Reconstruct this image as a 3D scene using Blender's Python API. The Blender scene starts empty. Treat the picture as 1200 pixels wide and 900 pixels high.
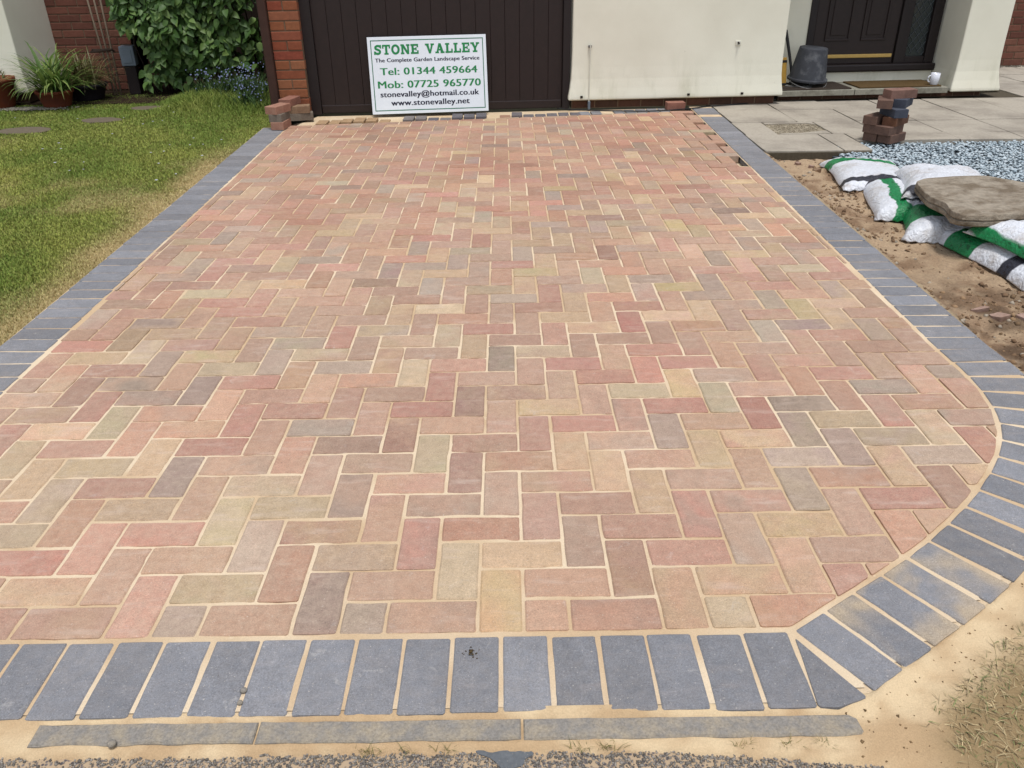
import bpy, bmesh, math, random
import numpy as np
from mathutils import Vector, Matrix, Euler

S = bpy.context.scene
COL = S.collection
random.seed(7)
RNG = np.random.default_rng(11)
R = math.radians

# ------------------------------------------------------------------ camera
cam_d = bpy.data.cameras.new("camera")
cam = bpy.data.objects.new("camera", cam_d)
COL.objects.link(cam)
S.camera = cam
cam_d.sensor_width = 36.0
cam_d.lens = 947.0 / 1200.0 * 36.0
cam_d.clip_start = 0.05
cam_d.clip_end = 500.0
CT, CR, CY = 0.497783, -0.013209, -0.004721      # pitch down, roll, yaw
def cam_matrix():
    cy, sy, ct, st, cr, sr = math.cos(CY), math.sin(CY), math.cos(CT), math.sin(CT), math.cos(CR), math.sin(CR)
    rz = np.array([[cy, sy, 0], [-sy, cy, 0], [0, 0, 1]])
    b = np.array([[1, 0, 0], [0, 0, -1], [0, 1, 0]])
    t = np.array([[1, 0, 0], [0, ct, -st], [0, st, ct]])
    ro = np.array([[cr, -sr, 0], [sr, cr, 0], [0, 0, 1]])
    m = ro @ t @ b @ rz                    # world -> camera (x right, y down, z forward)
    w = m.T
    M = Matrix.Identity(4)
    for i in range(3):
        M[i][0], M[i][1], M[i][2] = w[i][0], -w[i][1], -w[i][2]
    M[0][3], M[1][3], M[2][3] = 0.07733, -1.30968, 1.33513
    return M
cam.matrix_world = cam_matrix()

# ------------------------------------------------------------------ world, sun, exposure
SUN_EL, SUN_AZ = 75.0, 165.0               # azimuth clockwise from +Y (the house side)
W = bpy.data.worlds.new("World")
S.world = W
W.use_nodes = True
wn = W.node_tree.nodes; wl = W.node_tree.links
wn.clear()
sky = wn.new("ShaderNodeTexSky"); sky.sky_type = 'NISHITA'; sky.sun_disc = False
sky.sun_elevation = R(SUN_EL); sky.sun_rotation = R(SUN_AZ)
sky.air_density = 1.0; sky.dust_density = 1.5; sky.ozone_density = 1.0
hs = wn.new("ShaderNodeHueSaturation"); hs.inputs["Saturation"].default_value = 0.45
bg = wn.new("ShaderNodeBackground"); bg.inputs["Strength"].default_value = 0.12
wo = wn.new("ShaderNodeOutputWorld")
wl.new(sky.outputs[0], hs.inputs["Color"]); wl.new(hs.outputs[0], bg.inputs[0]); wl.new(bg.outputs[0], wo.inputs[0])
sd = bpy.data.lights.new("sun", 'SUN'); sd.energy = 1.75; sd.angle = R(13); sd.color = (1.0, 0.98, 0.95)
sun = bpy.data.objects.new("sun", sd); COL.objects.link(sun)
_d = Vector((math.sin(R(SUN_AZ)) * math.cos(R(SUN_EL)), math.cos(R(SUN_AZ)) * math.cos(R(SUN_EL)), math.sin(R(SUN_EL))))
sun.rotation_euler = (-_d).to_track_quat('-Z', 'Y').to_euler()
sun.location = _d * 20
S.render.engine = 'CYCLES'
S.view_settings.view_transform = 'Standard'
S.view_settings.look = 'None'
S.view_settings.gamma = 1.0
S.view_settings.use_curve_mapping = False
S.view_settings.exposure = 0.56

# ------------------------------------------------------------------ small helpers
def lin(c, k=1.0):
    o = []
    for v in c:
        v /= 255.0
        o.append(k * (v / 12.92 if v <= 0.04045 else ((v + 0.055) / 1.055) ** 2.4))
    return tuple(o)

def tag(o, label=None, cat=None, group=None, kind=None):
    if label: o["label"] = label
    if cat: o["category"] = cat
    if group: o["group"] = group
    if kind: o["kind"] = kind
    return o

def link(name, me, parent=None, loc=(0, 0, 0), rot=(0, 0, 0)):
    o = bpy.data.objects.new(name, me)
    COL.objects.link(o)
    o.location = loc; o.rotation_euler = rot
    if parent is not None: o.parent = parent
    return o

def empty(name, loc, rz=0.0, parent=None):
    o = link(name, None, parent, loc, (0, 0, rz))
    o.empty_display_size = 0.1
    return o

def mesh(name, verts, faces, mat=None, smooth=False):
    me = bpy.data.meshes.new(name)
    me.from_pydata([tuple(v) for v in verts], [], faces)
    me.update()
    if mat: me.materials.append(mat)
    if smooth: me.shade_smooth()
    return me

def np_mesh(name, V, F, mat=None, attr=None, smooth=False):
    """V (n,3), F (m,3|4) arrays; attr {name: (n,3)} point colours"""
    me = bpy.data.meshes.new(name)
    V = np.ascontiguousarray(V, dtype=np.float32); F = np.ascontiguousarray(F, dtype=np.int32)
    me.vertices.add(len(V)); me.vertices.foreach_set("co", V.ravel())
    k = F.shape[1]
    me.loops.add(F.size); me.loops.foreach_set("vertex_index", F.ravel())
    me.polygons.add(len(F)); me.polygons.foreach_set("loop_start", np.arange(0, F.size, k, dtype=np.int32))
    me.update(calc_edges=True)
    if attr:
        for an, av in attr.items():
            a = me.attributes.new(an, 'FLOAT_COLOR', 'POINT')
            c = np.ones((len(V), 4), np.float32); c[:, :3] = av
            a.data.foreach_set("color", c.ravel())
    if mat: me.materials.append(mat)
    if smooth: me.shade_smooth()
    me.validate()
    return me

class MB:
    def __init__(s): s.v = []; s.f = []
    def add(s, v, f):
        n = len(s.v); s.v += [tuple(q) for q in v]; s.f += [tuple(n + i for i in q) for q in f]; return s
    def box(s, x0, x1, y0, y1, z0, z1):
        return s.add([(x0, y0, z0), (x1, y0, z0), (x1, y1, z0), (x0, y1, z0), (x0, y0, z1), (x1, y0, z1), (x1, y1, z1), (x0, y1, z1)],
                     [(0, 3, 2, 1), (4, 5, 6, 7), (0, 1, 5, 4), (1, 2, 6, 5), (2, 3, 7, 6), (3, 0, 4, 7)])
    def prism(s, poly, z0, z1):
        n = len(poly)
        v = [(p[0], p[1], z0) for p in poly] + [(p[0], p[1], z1) for p in poly]
        f = [tuple(range(n - 1, -1, -1)), tuple(range(n, 2 * n))] + [(i, (i + 1) % n, n + (i + 1) % n, n + i) for i in range(n)]
        return s.add(v, f)
    def tube(s, pts, r, n=8, cap=True):
        pts = [Vector(p) for p in pts]
        rr = r if isinstance(r, (list, tuple)) else [r] * len(pts)
        b = len(s.v); up = Vector((0, 0, 1))
        for i, p in enumerate(pts):
            d = (pts[min(i + 1, len(pts) - 1)] - pts[max(i - 1, 0)]).normalized()
            a = d.cross(up)
            if a.length < 1e-3: a = d.cross(Vector((1, 0, 0)))
            a.normalize(); c = a.cross(d)
            for k in range(n):
                t = 2 * math.pi * k / n
                s.v.append(tuple(p + rr[i] * (math.cos(t) * a + math.sin(t) * c)))
        for i in range(len(pts) - 1):
            for k in range(n):
                s.f.append((b + i * n + k, b + i * n + (k + 1) % n, b + (i + 1) * n + (k + 1) % n, b + (i + 1) * n + k))
        if cap:
            s.f.append(tuple(b + k for k in range(n - 1, -1, -1)))
            s.f.append(tuple(b + (len(pts) - 1) * n + k for k in range(n)))
        return s
    def lathe(s, prof, n=24, c=(0, 0, 0)):
        b = len(s.v)
        for r, z in prof:
            for k in range(n):
                t = 2 * math.pi * k / n
                s.v.append((c[0] + r * math.cos(t), c[1] + r * math.sin(t), c[2] + z))
        for i in range(len(prof) - 1):
            for k in range(n):
                s.f.append((b + i * n + k, b + i * n + (k + 1) % n, b + (i + 1) * n + (k + 1) % n, b + (i + 1) * n + k))
        return s
    def build(s, name, mat, parent=None, loc=(0, 0, 0), rot=(0, 0, 0), smooth=False):
        me = mesh(name, s.v, s.f, mat)
        bm = bmesh.new(); bm.from_mesh(me); bmesh.ops.recalc_face_normals(bm, faces=bm.faces); bm.to_mesh(me); bm.free()
        if smooth:
            me.shade_smooth()
        return link(name, me, parent, loc, rot)

def bevel(o, w, seg=2):
    m = o.modifiers.new("bevel", 'BEVEL'); m.width = w; m.segments = seg; m.limit_method = 'ANGLE'; m.angle_limit = R(35)
    return o

# value noise for geometry and colour patches
_P = RNG.random((257, 257))
def vn(x, y):
    x = np.asarray(x, float) + 1000; y = np.asarray(y, float) + 1000
    xi = np.floor(x).astype(int); yi = np.floor(y).astype(int)
    fx = x - xi; fy = y - yi
    fx = fx * fx * (3 - 2 * fx); fy = fy * fy * (3 - 2 * fy)
    g = lambda a, b: _P[a % 256, b % 256]
    return (g(xi, yi) * (1 - fx) + g(xi + 1, yi) * fx) * (1 - fy) + (g(xi, yi + 1) * (1 - fx) + g(xi + 1, yi + 1) * fx) * fy
def fbm(x, y, o=4):
    s = 0; a = 0.5; t = 0
    for i in range(o):
        s = s + a * vn(x * 2 ** i + 17.3 * i, y * 2 ** i + 5.1 * i); t += a; a *= 0.5
    return s / t

# ------------------------------------------------------------------ materials
class NT:
    def __init__(s, name, rough=0.9, spec=0.3):
        s.m = bpy.data.materials.new(name); s.m.use_nodes = True
        s.t = s.m.node_tree; s.t.nodes.clear()
        s.b = s.n("ShaderNodeBsdfPrincipled"); s.o = s.n("ShaderNodeOutputMaterial")
        s.l(s.b.outputs[0], s.o.inputs[0])
        s.b.inputs["Roughness"].default_value = rough
        s.b.inputs["Specular IOR Level"].default_value = spec
    def n(s, t, **k):
        q = s.t.nodes.new(t)
        for a, v in k.items(): setattr(q, a, v)
        return q
    def l(s, a, b): s.t.links.new(a, b)
    def pos(s, obj=False):
        if obj: return s.n("ShaderNodeTexCoord").outputs["Object"]
        return s.n("ShaderNodeNewGeometry").outputs["Position"]
    def noise(s, vec, scale, detail=4, rough=0.55, w=None, dist=0.0):
        q = s.n("ShaderNodeTexNoise")
        if w is not None:
            q.noise_dimensions = '4D'; s.l(w, q.inputs["W"])
        s.l(vec, q.inputs["Vector"]); q.inputs["Scale"].default_value = scale
        q.inputs["Detail"].default_value = detail; q.inputs["Roughness"].default_value = rough; q.inputs["Distortion"].default_value = dist
        return q.outputs[0]
    def vor(s, vec, scale, feature='F1', out=0):
        q = s.n("ShaderNodeTexVoronoi"); q.feature = feature; s.l(vec, q.inputs["Vector"]); q.inputs["Scale"].default_value = scale
        return q.outputs[out]
    def mr(s, v, a, b, c=0.0, d=1.0):
        q = s.n("ShaderNodeMapRange"); s.l(v, q.inputs[0])
        for i, x in enumerate((a, b, c, d)): q.inputs[i + 1].default_value = x
        return q.outputs[0]
    def math(s, op, a, b=None):
        q = s.n("ShaderNodeMath"); q.operation = op
        for i, x in enumerate((a, b)):
            if x is None: continue
            if isinstance(x, (int, float)): q.inputs[i].default_value = x
            else: s.l(x, q.inputs[i])
        return q.outputs[0]
    def mix(s, f, a, b, mode='MIX'):
        q = s.n("ShaderNodeMix"); q.data_type = 'RGBA'; q.blend_type = mode
        for i, x in ((0, f), (6, a), (7, b)):
            if isinstance(x, (int, float)): q.inputs[i].default_value = x
            elif isinstance(x, tuple): q.inputs[i].default_value = (*x[:3], 1)
            else: s.l(x, q.inputs[i])
        return q.outputs[2]
    def attr(s, name, out="Color"):
        q = s.n("ShaderNodeAttribute"); q.attribute_name = name; return q.outputs[out]
    def ramp(s, v, stops):
        q = s.n("ShaderNodeValToRGB"); s.l(v, q.inputs[0])
        e = q.color_ramp.elements
        while len(e) < len(stops): e.new(0.5)
        for i, (p, c) in enumerate(stops):
            e[i].position = p; e[i].color = (*c, 1)
        return q.outputs[0]
    def base(s, c):
        if isinstance(c, tuple): s.b.inputs["Base Color"].default_value = (*c, 1)
        else: s.l(c, s.b.inputs["Base Color"])
        return s
    def bump(s, h, strength=0.3, dist=0.01):
        q = s.n("ShaderNodeBump"); q.inputs["Strength"].default_value = strength; q.inputs["Distance"].default_value = dist
        s.l(h, q.inputs["Height"]); s.l(q.outputs[0], s.b.inputs["Normal"]); return s

SAND = lin((230, 208, 182), 0.74)
M = {}

def mk_paver(name, dust0, scuff, flash):
    t = NT(name, 0.92, 0.2); P = t.pos()
    ca, cb, rr = t.attr("ca"), t.attr("cb"), t.attr("rn", "Fac")
    w = t.math('MULTIPLY', rr, 60.0)
    f = t.mr(t.noise(P, 7.0, 2, 0.5, w=w, dist=0.6), 0.40, 0.62)
    c = t.mix(f, ca, cb)
    f2 = t.mr(t.noise(P, 34.0, 5, 0.7, w=w), 0.3, 0.72, 0.86, 1.13)
    hv = t.n("ShaderNodeHueSaturation"); t.l(c, hv.inputs["Color"]); t.l(f2, hv.inputs["Value"]); c = hv.outputs[0]
    fine = t.noise(P, 420.0, 2, 0.7)
    hv = t.n("ShaderNodeHueSaturation"); t.l(c, hv.inputs["Color"]); t.l(t.mr(fine, 0.25, 0.75, 0.70, 1.30), hv.inputs["Value"]); c = hv.outputs[0]
    grit = t.noise(P, 190.0, 3, 0.75)
    hv = t.n("ShaderNodeHueSaturation"); t.l(c, hv.inputs["Color"]); t.l(t.mr(grit, 0.32, 0.68, 0.84, 1.14), hv.inputs["Value"]); c = hv.outputs[0]
    # swept-in jointing sand left lying on the faces
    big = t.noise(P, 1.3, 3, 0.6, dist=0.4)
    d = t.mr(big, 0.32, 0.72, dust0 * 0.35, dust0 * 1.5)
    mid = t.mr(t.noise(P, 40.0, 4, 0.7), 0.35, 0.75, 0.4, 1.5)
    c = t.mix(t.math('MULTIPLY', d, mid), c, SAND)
    # paler flashes running slantwise through some faces
    mp = t.n("ShaderNodeMapping"); t.l(P, mp.inputs[0]); mp.inputs["Rotation"].default_value = (0, 0, R(38)); mp.inputs["Scale"].default_value = (1.0, 5.0, 1.0)
    fl = t.mr(t.noise(mp.outputs[0], 6.0, 3, 0.6, w=w), 0.56, 0.74, 0.0, flash)
    c = t.mix(fl, c, lin((226, 204, 188), 0.74))
    # pale scuffs
    sc = t.mr(t.noise(P, 16.0, 6, 0.75, w=w, dist=1.2), 0.60, 0.78, 0.0, scuff)
    c = t.mix(sc, c, lin((222, 216, 208), 0.75))
    sp = t.mr(t.noise(P, 210.0, 1, 0.5), 0.70, 0.76, 0.0, 0.5)
    c = t.mix(sp, c, lin((225, 215, 200), 0.75))
    pit = t.mr(t.noise(P, 260.0, 1, 0.5, w=w), 0.30, 0.24, 0.0, 0.55)
    c = t.mix(pit, c, (0.09, 0.07, 0.06))
    t.base(c)
    h = t.math('ADD', t.math('ADD', t.math('MULTIPLY', fine, 0.5), t.math('MULTIPLY', grit, 0.8)), t.noise(P, 60.0, 3, 0.6))
    t.bump(h, 0.55, 0.004)
    return t.m
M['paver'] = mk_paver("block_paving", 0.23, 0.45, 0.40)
M['border'] = mk_paver("border_paving", 0.085, 0.62, 0.10)

def mk_sand():
    t = NT("jointing_sand", 0.97, 0.1); P = t.pos()
    c = t.mix(t.mr(t.noise(P, 3.0, 4), 0.3, 0.7), lin((240, 218, 186), 0.78), lin((226, 198, 160), 0.76))
    g = t.noise(P, 500.0, 2, 0.7)
    hv = t.n("ShaderNodeHueSaturation"); t.l(c, hv.inputs["Color"]); t.l(t.mr(g, 0.25, 0.75, 0.78, 1.18), hv.inputs["Value"])
    t.base(hv.outputs[0]); t.bump(t.math('ADD', t.math('MULTIPLY', g, 0.6), t.noise(P, 60.0, 4, 0.6)), 0.6, 0.006)
    return t.m
M['sand'] = mk_sand()

def mk_simple(name, c, rough=0.8, spec=0.3, var=0.12, scale=30.0, bs=0.15, bd=0.004, obj=False, c2=None, c2scale=2.0, c2a=0.45, c2b=0.65):
    t = NT(name, rough, spec); P = t.pos(obj)
    q = c
    if c2 is not None: q = t.mix(t.mr(t.noise(P, c2scale, 5, 0.65), c2a, c2b), c, c2)
    else: q = t.mix(0.0, c, c)
    n = t.noise(P, scale, 4, 0.65)
    hv = t.n("ShaderNodeHueSaturation"); t.l(q, hv.inputs["Color"]); t.l(t.mr(n, 0.25, 0.75, 1 - var, 1 + var), hv.inputs["Value"])
    t.base(hv.outputs[0])
    if bs: t.bump(n, bs, bd)
    return t.m

def mk_render():
    t = NT("cream_render", 0.85, 0.25); P = t.pos()
    c = t.mix(t.mr(t.noise(P, 1.4, 4, 0.6), 0.35, 0.7), lin((233, 230, 212), 0.97), lin((222, 218, 199), 0.96))
    sep = t.n("ShaderNodeSeparateXYZ"); t.l(P, sep.inputs[0])
    # green algae bloom rising from the foot of the wall in streaks
    mp = t.n("ShaderNodeMapping"); t.l(P, mp.inputs[0]); mp.inputs["Scale"].default_value = (1.0, 1.0, 0.25)
    low = t.mr(sep.outputs[2], 0.50, 0.06, 0.0, 1.0)
    st = t.mr(t.noise(mp.outputs[0], 5.0, 5, 0.7), 0.50, 0.72, 0.0, 1.0)
    c = t.mix(t.math('MULTIPLY', t.math('MULTIPLY', low, st), 0.40), c, lin((158, 160, 120), 0.8))
    sp = t.mr(t.noise(P, 14.0, 3, 0.7), 0.71, 0.76, 0.0, 0.25)
    c = t.mix(sp, c, lin((150, 146, 130), 0.7))
    t.base(c); t.bump(t.noise(P, 120.0, 4, 0.7), 0.25, 0.004)
    return t.m
M['render'] = mk_render()

def mk_brick(name, stops):
    t = NT(name, 0.9, 0.25); P = t.pos()
    oi = t.n("ShaderNodeObjectInfo")
    c = t.ramp(oi.outputs["Random"], stops)
    w = t.math('MULTIPLY', oi.outputs["Random"], 40.0)
    n = t.noise(P, 35.0, 5, 0.7, w=w)
    hv = t.n("ShaderNodeHueSaturation"); t.l(c, hv.inputs["Color"]); t.l(t.mr(n, 0.25, 0.75, 0.75, 1.2), hv.inputs["Value"])
    t.base(hv.outputs[0]); t.bump(t.noise(P, 150.0, 4, 0.7), 0.4, 0.005)
    return t.m
M['brick_orange'] = mk_brick("orange_facing_brick", [(0.0, lin((160, 92, 66), .62)), (0.3, lin((168, 106, 72), .62)), (0.6, lin((174, 118, 86), .62)), (0.8, lin((160, 82, 64), .62)), (1.0, lin((160, 96, 60), .62))])
M['brick_red'] = mk_brick("red_facing_brick", [(0.0, lin((132, 84, 70), .6)), (0.4, lin((146, 94, 78), .6)), (0.7, lin((120, 76, 64), .6)), (1.0, lin((152, 104, 86), .6))])
M['mortar'] = mk_simple("mortar", lin((150, 126, 104), .5), 0.95, 0.1, 0.15, 60)
M['plinth'] = mk_brick("dark_plinth_brick", [(0.0, lin((92, 66, 52), .6)), (0.5, lin((108, 74, 58), .6)), (1.0, lin((80, 62, 52), .6))])
M['door'] = mk_simple("dark_brown_door", lin((46, 32, 30), .64), 0.45, 0.4, 0.18, 18, 0.08, 0.002)
M['frame'] = mk_simple("dark_brown_frame", lin((38, 27, 27), .62), 0.5, 0.4, 0.12, 12, 0.05)
M['post'] = mk_simple("brown_post", lin((78, 52, 42), .6), 0.7, 0.3, 0.2, 14)
M['brass'] = mk_simple("brass", lin((206, 170, 92), .8), 0.35, 0.5, 0.1, 10, 0.02)
M['white_sign'] = mk_simple("white_sign_board", lin((228, 234, 240), .9), 0.4, 0.4, 0.03, 8, 0)
M['sign_green'] = mk_simple("sign_green", lin((38, 138, 78), .8), 0.5, 0.3, 0.05, 8, 0)
M['sign_line'] = mk_simple("sign_line_green", lin((60, 120, 92), .8), 0.5, 0.3, 0.05, 8, 0)
M['sign_black'] = mk_simple("sign_navy", lin((38, 38, 58), .8), 0.5, 0.3, 0.05, 8, 0)
M['slab'] = mk_simple("patio_slab", lin((196, 186, 170), .66), 0.9, 0.2, 0.14, 45, 0.3, 0.004, False, lin((172, 162, 148), .62), 2.2)
M['concrete'] = mk_simple("old_concrete", lin((166, 160, 152), .62), 0.95, 0.15, 0.28, 200, 0.6, 0.006, False, lin((196, 180, 154), .66), 26.0, 0.40, 0.75)
M['step'] = mk_simple("step_concrete", lin((178, 174, 158), .58), 0.9, 0.2, 0.15, 50, 0.3, 0.004, False, lin((128, 122, 108), .58), 5.0)
M['mat_dark'] = mk_simple("dark_door_mat", lin((92, 82, 74), .6), 1.0, 0.05, 0.3, 240, 0.8, 0.008)
M['mat_coir'] = mk_simple("coir_door_mat", lin((120, 98, 68), .6), 1.0, 0.05, 0.3, 300, 0.8, 0.008)
M['bucket'] = mk_simple("black_rubber_bucket", lin((62, 64, 70), .8), 0.7, 0.3, 0.2, 20, 0.1, 0.003, True, lin((120, 122, 126), .6), 9.0, 0.52, 0.74)
M['mug'] = mk_simple("white_glaze", lin((226, 228, 236), .85), 0.2, 0.5, 0.02, 8, 0)
M['yellow'] = mk_simple("yellow_tool", lin((190, 148, 60), .7), 0.5, 0.3, 0.15, 20, 0.05)
M['black'] = mk_simple("black_rubber", lin((28, 28, 30), .8), 0.6, 0.3, 0.2, 20, 0.05)
M['red'] = mk_simple("red_plastic", lin((120, 38, 40), .8), 0.5, 0.3, 0.15, 20, 0.05)
M['steel'] = mk_simple("worn_steel", lin((130, 128, 126), .7), 0.5, 0.5, 0.2, 30, 0.05)
M['terracotta'] = mk_simple("terracotta", lin((150, 78, 52), .6), 0.85, 0.25, 0.2, 16, 0.2, 0.004, False, lin((128, 70, 54), .6), 8.0)
M['black_pot'] = mk_simple("black_pot", lin((46, 42, 46), .7), 0.6, 0.3, 0.2, 16, 0.1)
M['soil_pot'] = mk_simple("potting_soil", lin((60, 46, 36), .6), 1.0, 0.1, 0.3, 120, 0.8, 0.01)
M['cane'] = mk_simple("bamboo_cane", lin((150, 132, 112), .6), 0.7, 0.3, 0.15, 20, 0.05)
M['grey_metal'] = mk_simple("grey_metal", lin((120, 132, 144), .65), 0.45, 0.5, 0.1, 10, 0.03)
M['lead'] = mk_simple('lead', lin((92, 98, 100), .6), .6, .4, .1, 10, 0)
M['dark_post'] = mk_simple("dark_post", lin((40, 30, 28), .7), 0.7, 0.3, 0.2, 14, 0.1)
M['white_pipe'] = mk_simple("painted_conduit", lin((218, 216, 200), .9), 0.5, 0.4, 0.06, 20, 0)
M['stone'] = mk_simple("york_stone", lin((182, 169, 150), .64), 0.92, 0.2, 0.22, 42, 0.9, 0.012, False, lin((142, 126, 106), .6), 9.0, 0.42, 0.62)
M['stepstone'] = mk_simple("stepping_stone", lin((128, 116, 98), .6), 0.95, 0.15, 0.2, 40, 0.4, 0.006)
M['fence'] = mk_simple("dark_fence", lin((58, 46, 38), .6), 0.9, 0.2, 0.25, 30, 0.3, 0.005)

def mk_road():
    t = NT("tarmac", 0.95, 0.2); P = t.pos()
    v = t.vor(P, 120.0)
    st = t.ramp(t.noise(P, 90.0, 2, 0.6), [(0.3, lin((84, 80, 82), .55)), (0.5, lin((118, 112, 114), .55)), (0.7, lin((150, 142, 140), .55))])
    f = t.mr(t.math('ADD', v, t.math('MULTIPLY', t.noise(P, 14.0, 4, 0.6), 0.7)), 0.60, 0.82)
    t.base(t.mix(f, st, lin((206, 180, 148), .64))); t.bump(v, -0.7, 0.006)
    return t.m
M['road'] = mk_road()
def mk_attr(name, rough=0.9, bscale=80.0, bs=0.4, bd=0.006, var=0.2, vscale=120.0, attrn="gc", trans=False):
    t = NT(name, rough, 0.2); P = t.pos()
    n = t.noise(P, vscale, 4, 0.7)
    hv = t.n("ShaderNodeHueSaturation"); t.l(t.attr(attrn), hv.inputs["Color"]); t.l(t.mr(n, 0.25, 0.75, 1 - var, 1 + var), hv.inputs["Value"])
    t.base(hv.outputs[0])
    if bs: t.bump(t.noise(P, bscale, 5, 0.7), bs, bd)
    return t.m
M['earth'] = mk_attr("bare_earth", 0.97, 70.0, 0.9, 0.012, 0.28, 90.0)
M['ground_sand'] = mk_attr("loose_sand", 0.97, 160.0, 0.6, 0.006, 0.14, 300.0)
M['lawn'] = mk_attr("lawn_soil", 0.97, 60.0, 0.6, 0.01, 0.25, 60.0)
M['blade'] = mk_attr("grass_blades", 0.75, 1, 0, 0, 0.12, 30.0)
M['chips'] = mk_attr("slate_chippings", 0.7, 200, 0.2, 0.003, 0.12, 200.0)
M['grit'] = mk_attr("grit", 0.9, 200, 0.2, 0.003, 0.15, 200.0)
M['flower'] = mk_attr("flowers", 0.7, 1, 0, 0, 0.1, 60.0)

def mk_leaf(name, stops):
    t = NT(name, 0.5, 0.35)
    oi = t.n("ShaderNodeObjectInfo"); g = t.n("ShaderNodeNewGeometry")
    f = t.math('FRACT', t.math('ADD', oi.outputs["Random"], g.outputs["Random Per Island"]))
    c = t.ramp(f, stops)
    hv = t.n("ShaderNodeHueSaturation"); t.l(c, hv.inputs["Color"]); t.l(t.mr(t.noise(t.pos(True), 40.0, 3), 0.3, 0.7, 0.85, 1.12), hv.inputs["Value"])
    t.base(hv.outputs[0])
    tr = t.n("ShaderNodeBsdfTranslucent"); t.l(hv.outputs[0], tr.inputs[0])
    mx = t.n("ShaderNodeMixShader"); mx.inputs[0].default_value = 0.25
    t.l(t.b.outputs[0], mx.inputs[1]); t.l(tr.outputs[0], mx.inputs[2]); t.l(mx.outputs[0], t.o.inputs[0])
    return t.m
M['leaf'] = mk_leaf("shrub_leaf", [(0.0, (0.040, 0.085, 0.018)), (0.35, (0.062, 0.130, 0.028)), (0.7, (0.095, 0.175, 0.040)), (1.0, (0.150, 0.230, 0.060))])
M['strap'] = mk_leaf("strap_leaf", [(0.0, (0.06, 0.12, 0.02)), (0.5, (0.12, 0.20, 0.04)), (1.0, (0.26, 0.32, 0.09))])
M['straw'] = mk_leaf("straw_leaf", [(0.0, (0.10, 0.11, 0.03)), (0.5, (0.16, 0.15, 0.06)), (1.0, (0.24, 0.17, 0.09))])

def mk_loose(name, c, c2=None):
    """a single loose brick / block"""
    t = NT(name, 0.9, 0.25); P = t.pos(True)
    q = t.mix(t.mr(t.noise(P, 12.0, 4, 0.65), 0.4, 0.65), c, c2 or tuple(v * 0.7 for v in c))
    n = t.noise(P, 120.0, 4, 0.7)
    hv = t.n("ShaderNodeHueSaturation"); t.l(q, hv.inputs["Color"]); t.l(t.mr(n, 0.25, 0.75, 0.8, 1.2), hv.inputs["Value"])
    t.base(hv.outputs[0]); t.bump(n, 0.4, 0.004)
    return t.m
M['lb_top'] = mk_loose('loose_top', lin((160, 122, 108), .62), lin((136, 104, 92), .6))
M['lb_frag'] = mk_loose('fragment', lin((196, 164, 148), .6), lin((160, 128, 108), .6))
M['lb_red'] = mk_loose("loose_red", lin((176, 124, 106), .62), lin((156, 108, 92), .62))
M['lb_pale'] = mk_loose("loose_pale_red", lin((190, 144, 122), .64), lin((172, 122, 102), .64))
M['lb_tan'] = mk_loose("loose_tan", lin((170, 140, 112), .62), lin((150, 118, 94), .62))
M['lb_grey'] = mk_loose("loose_grey", lin((150, 138, 124), .6), lin((128, 114, 102), .6))
M['lb_brown'] = mk_loose("loose_brown", lin((134, 104, 90), .6), lin((112, 88, 78), .6))
M['lb_orange'] = mk_loose("loose_orange_brown", lin((136, 94, 70), .56), lin((112, 78, 62), .6))
M['lb_blue'] = mk_loose("loose_charcoal", lin((88, 92, 104), .62), lin((76, 80, 92), .62))

# ------------------------------------------------------------------ paving layout
U = 0.104
INNER = [(1.79, 6.50), (1.664, 1.36), (1.672, 1.20), (1.664, 1.06), (1.636, 0.92), (1.585, 0.79), (1.512, 0.67), (1.424, 0.565),
         (1.328, 0.465), (1.226, 0.370), (1.118, 0.282), (1.004, 0.200), (0.890, 0.125), (0.780, 0.053), (0.690, -0.006)]
def xl(y): return -1.662 - 0.0205 * (y - 1.0)          # left inner edge of the field
def xr(y): return 1.664 + (1.79 - 1.664) * (y - 1.36) / 5.14
def yback(x): return 5.83 + 0.125 * (x + 1.7)
def hp_clip(poly, n, d):
    """keep the part of the convex polygon where n.p <= d"""
    o = []
    for i in range(len(poly)):
        a, b = poly[i], poly[(i + 1) % len(poly)]
        da = n[0] * a[0] + n[1] * a[1] - d; db = n[0] * b[0] + n[1] * b[1] - d
        if da <= 0: o.append(a)
        if (da < 0 < db) or (db < 0 < da):
            t = da / (da - db); o.append((a[0] + t * (b[0] - a[0]), a[1] + t * (b[1] - a[1])))
    return o
def area(p):
    return 0.5 * abs(sum(p[i][0] * p[(i + 1) % len(p)][1] - p[(i + 1) % len(p)][0] * p[i][1] for i in range(len(p)))) if len(p) > 2 else 0
def clean(p, eps=0.003):
    o = []
    for q in p:
        if not o or math.hypot(q[0] - o[-1][0], q[1] - o[-1][1]) > eps: o.append(q)
    while len(o) > 2 and math.hypot(o[0][0] - o[-1][0], o[0][1] - o[-1][1]) <= eps: o.pop()
    return o
def inset(p, w):
    n = len(p); o = []
    cx = sum(q[0] for q in p) / n; cy = sum(q[1] for q in p) / n
    for i in range(n):
        a, b, c = p[i - 1], p[i], p[(i + 1) % n]
        d1 = (b[0] - a[0], b[1] - a[1]); d2 = (c[0] - b[0], c[1] - b[1])
        l1 = math.hypot(*d1); l2 = math.hypot(*d2)
        n1 = (-d1[1] / l1, d1[0] / l1); n2 = (-d2[1] / l2, d2[0] / l2)
        k = 1 + n1[0] * n2[0] + n1[1] * n2[1]
        k = max(k, 0.45)
        o.append((b[0] + w * (n1[0] + n2[0]) / k, b[1] + w * (n1[1] + n2[1]) / k))
    return o
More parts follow.
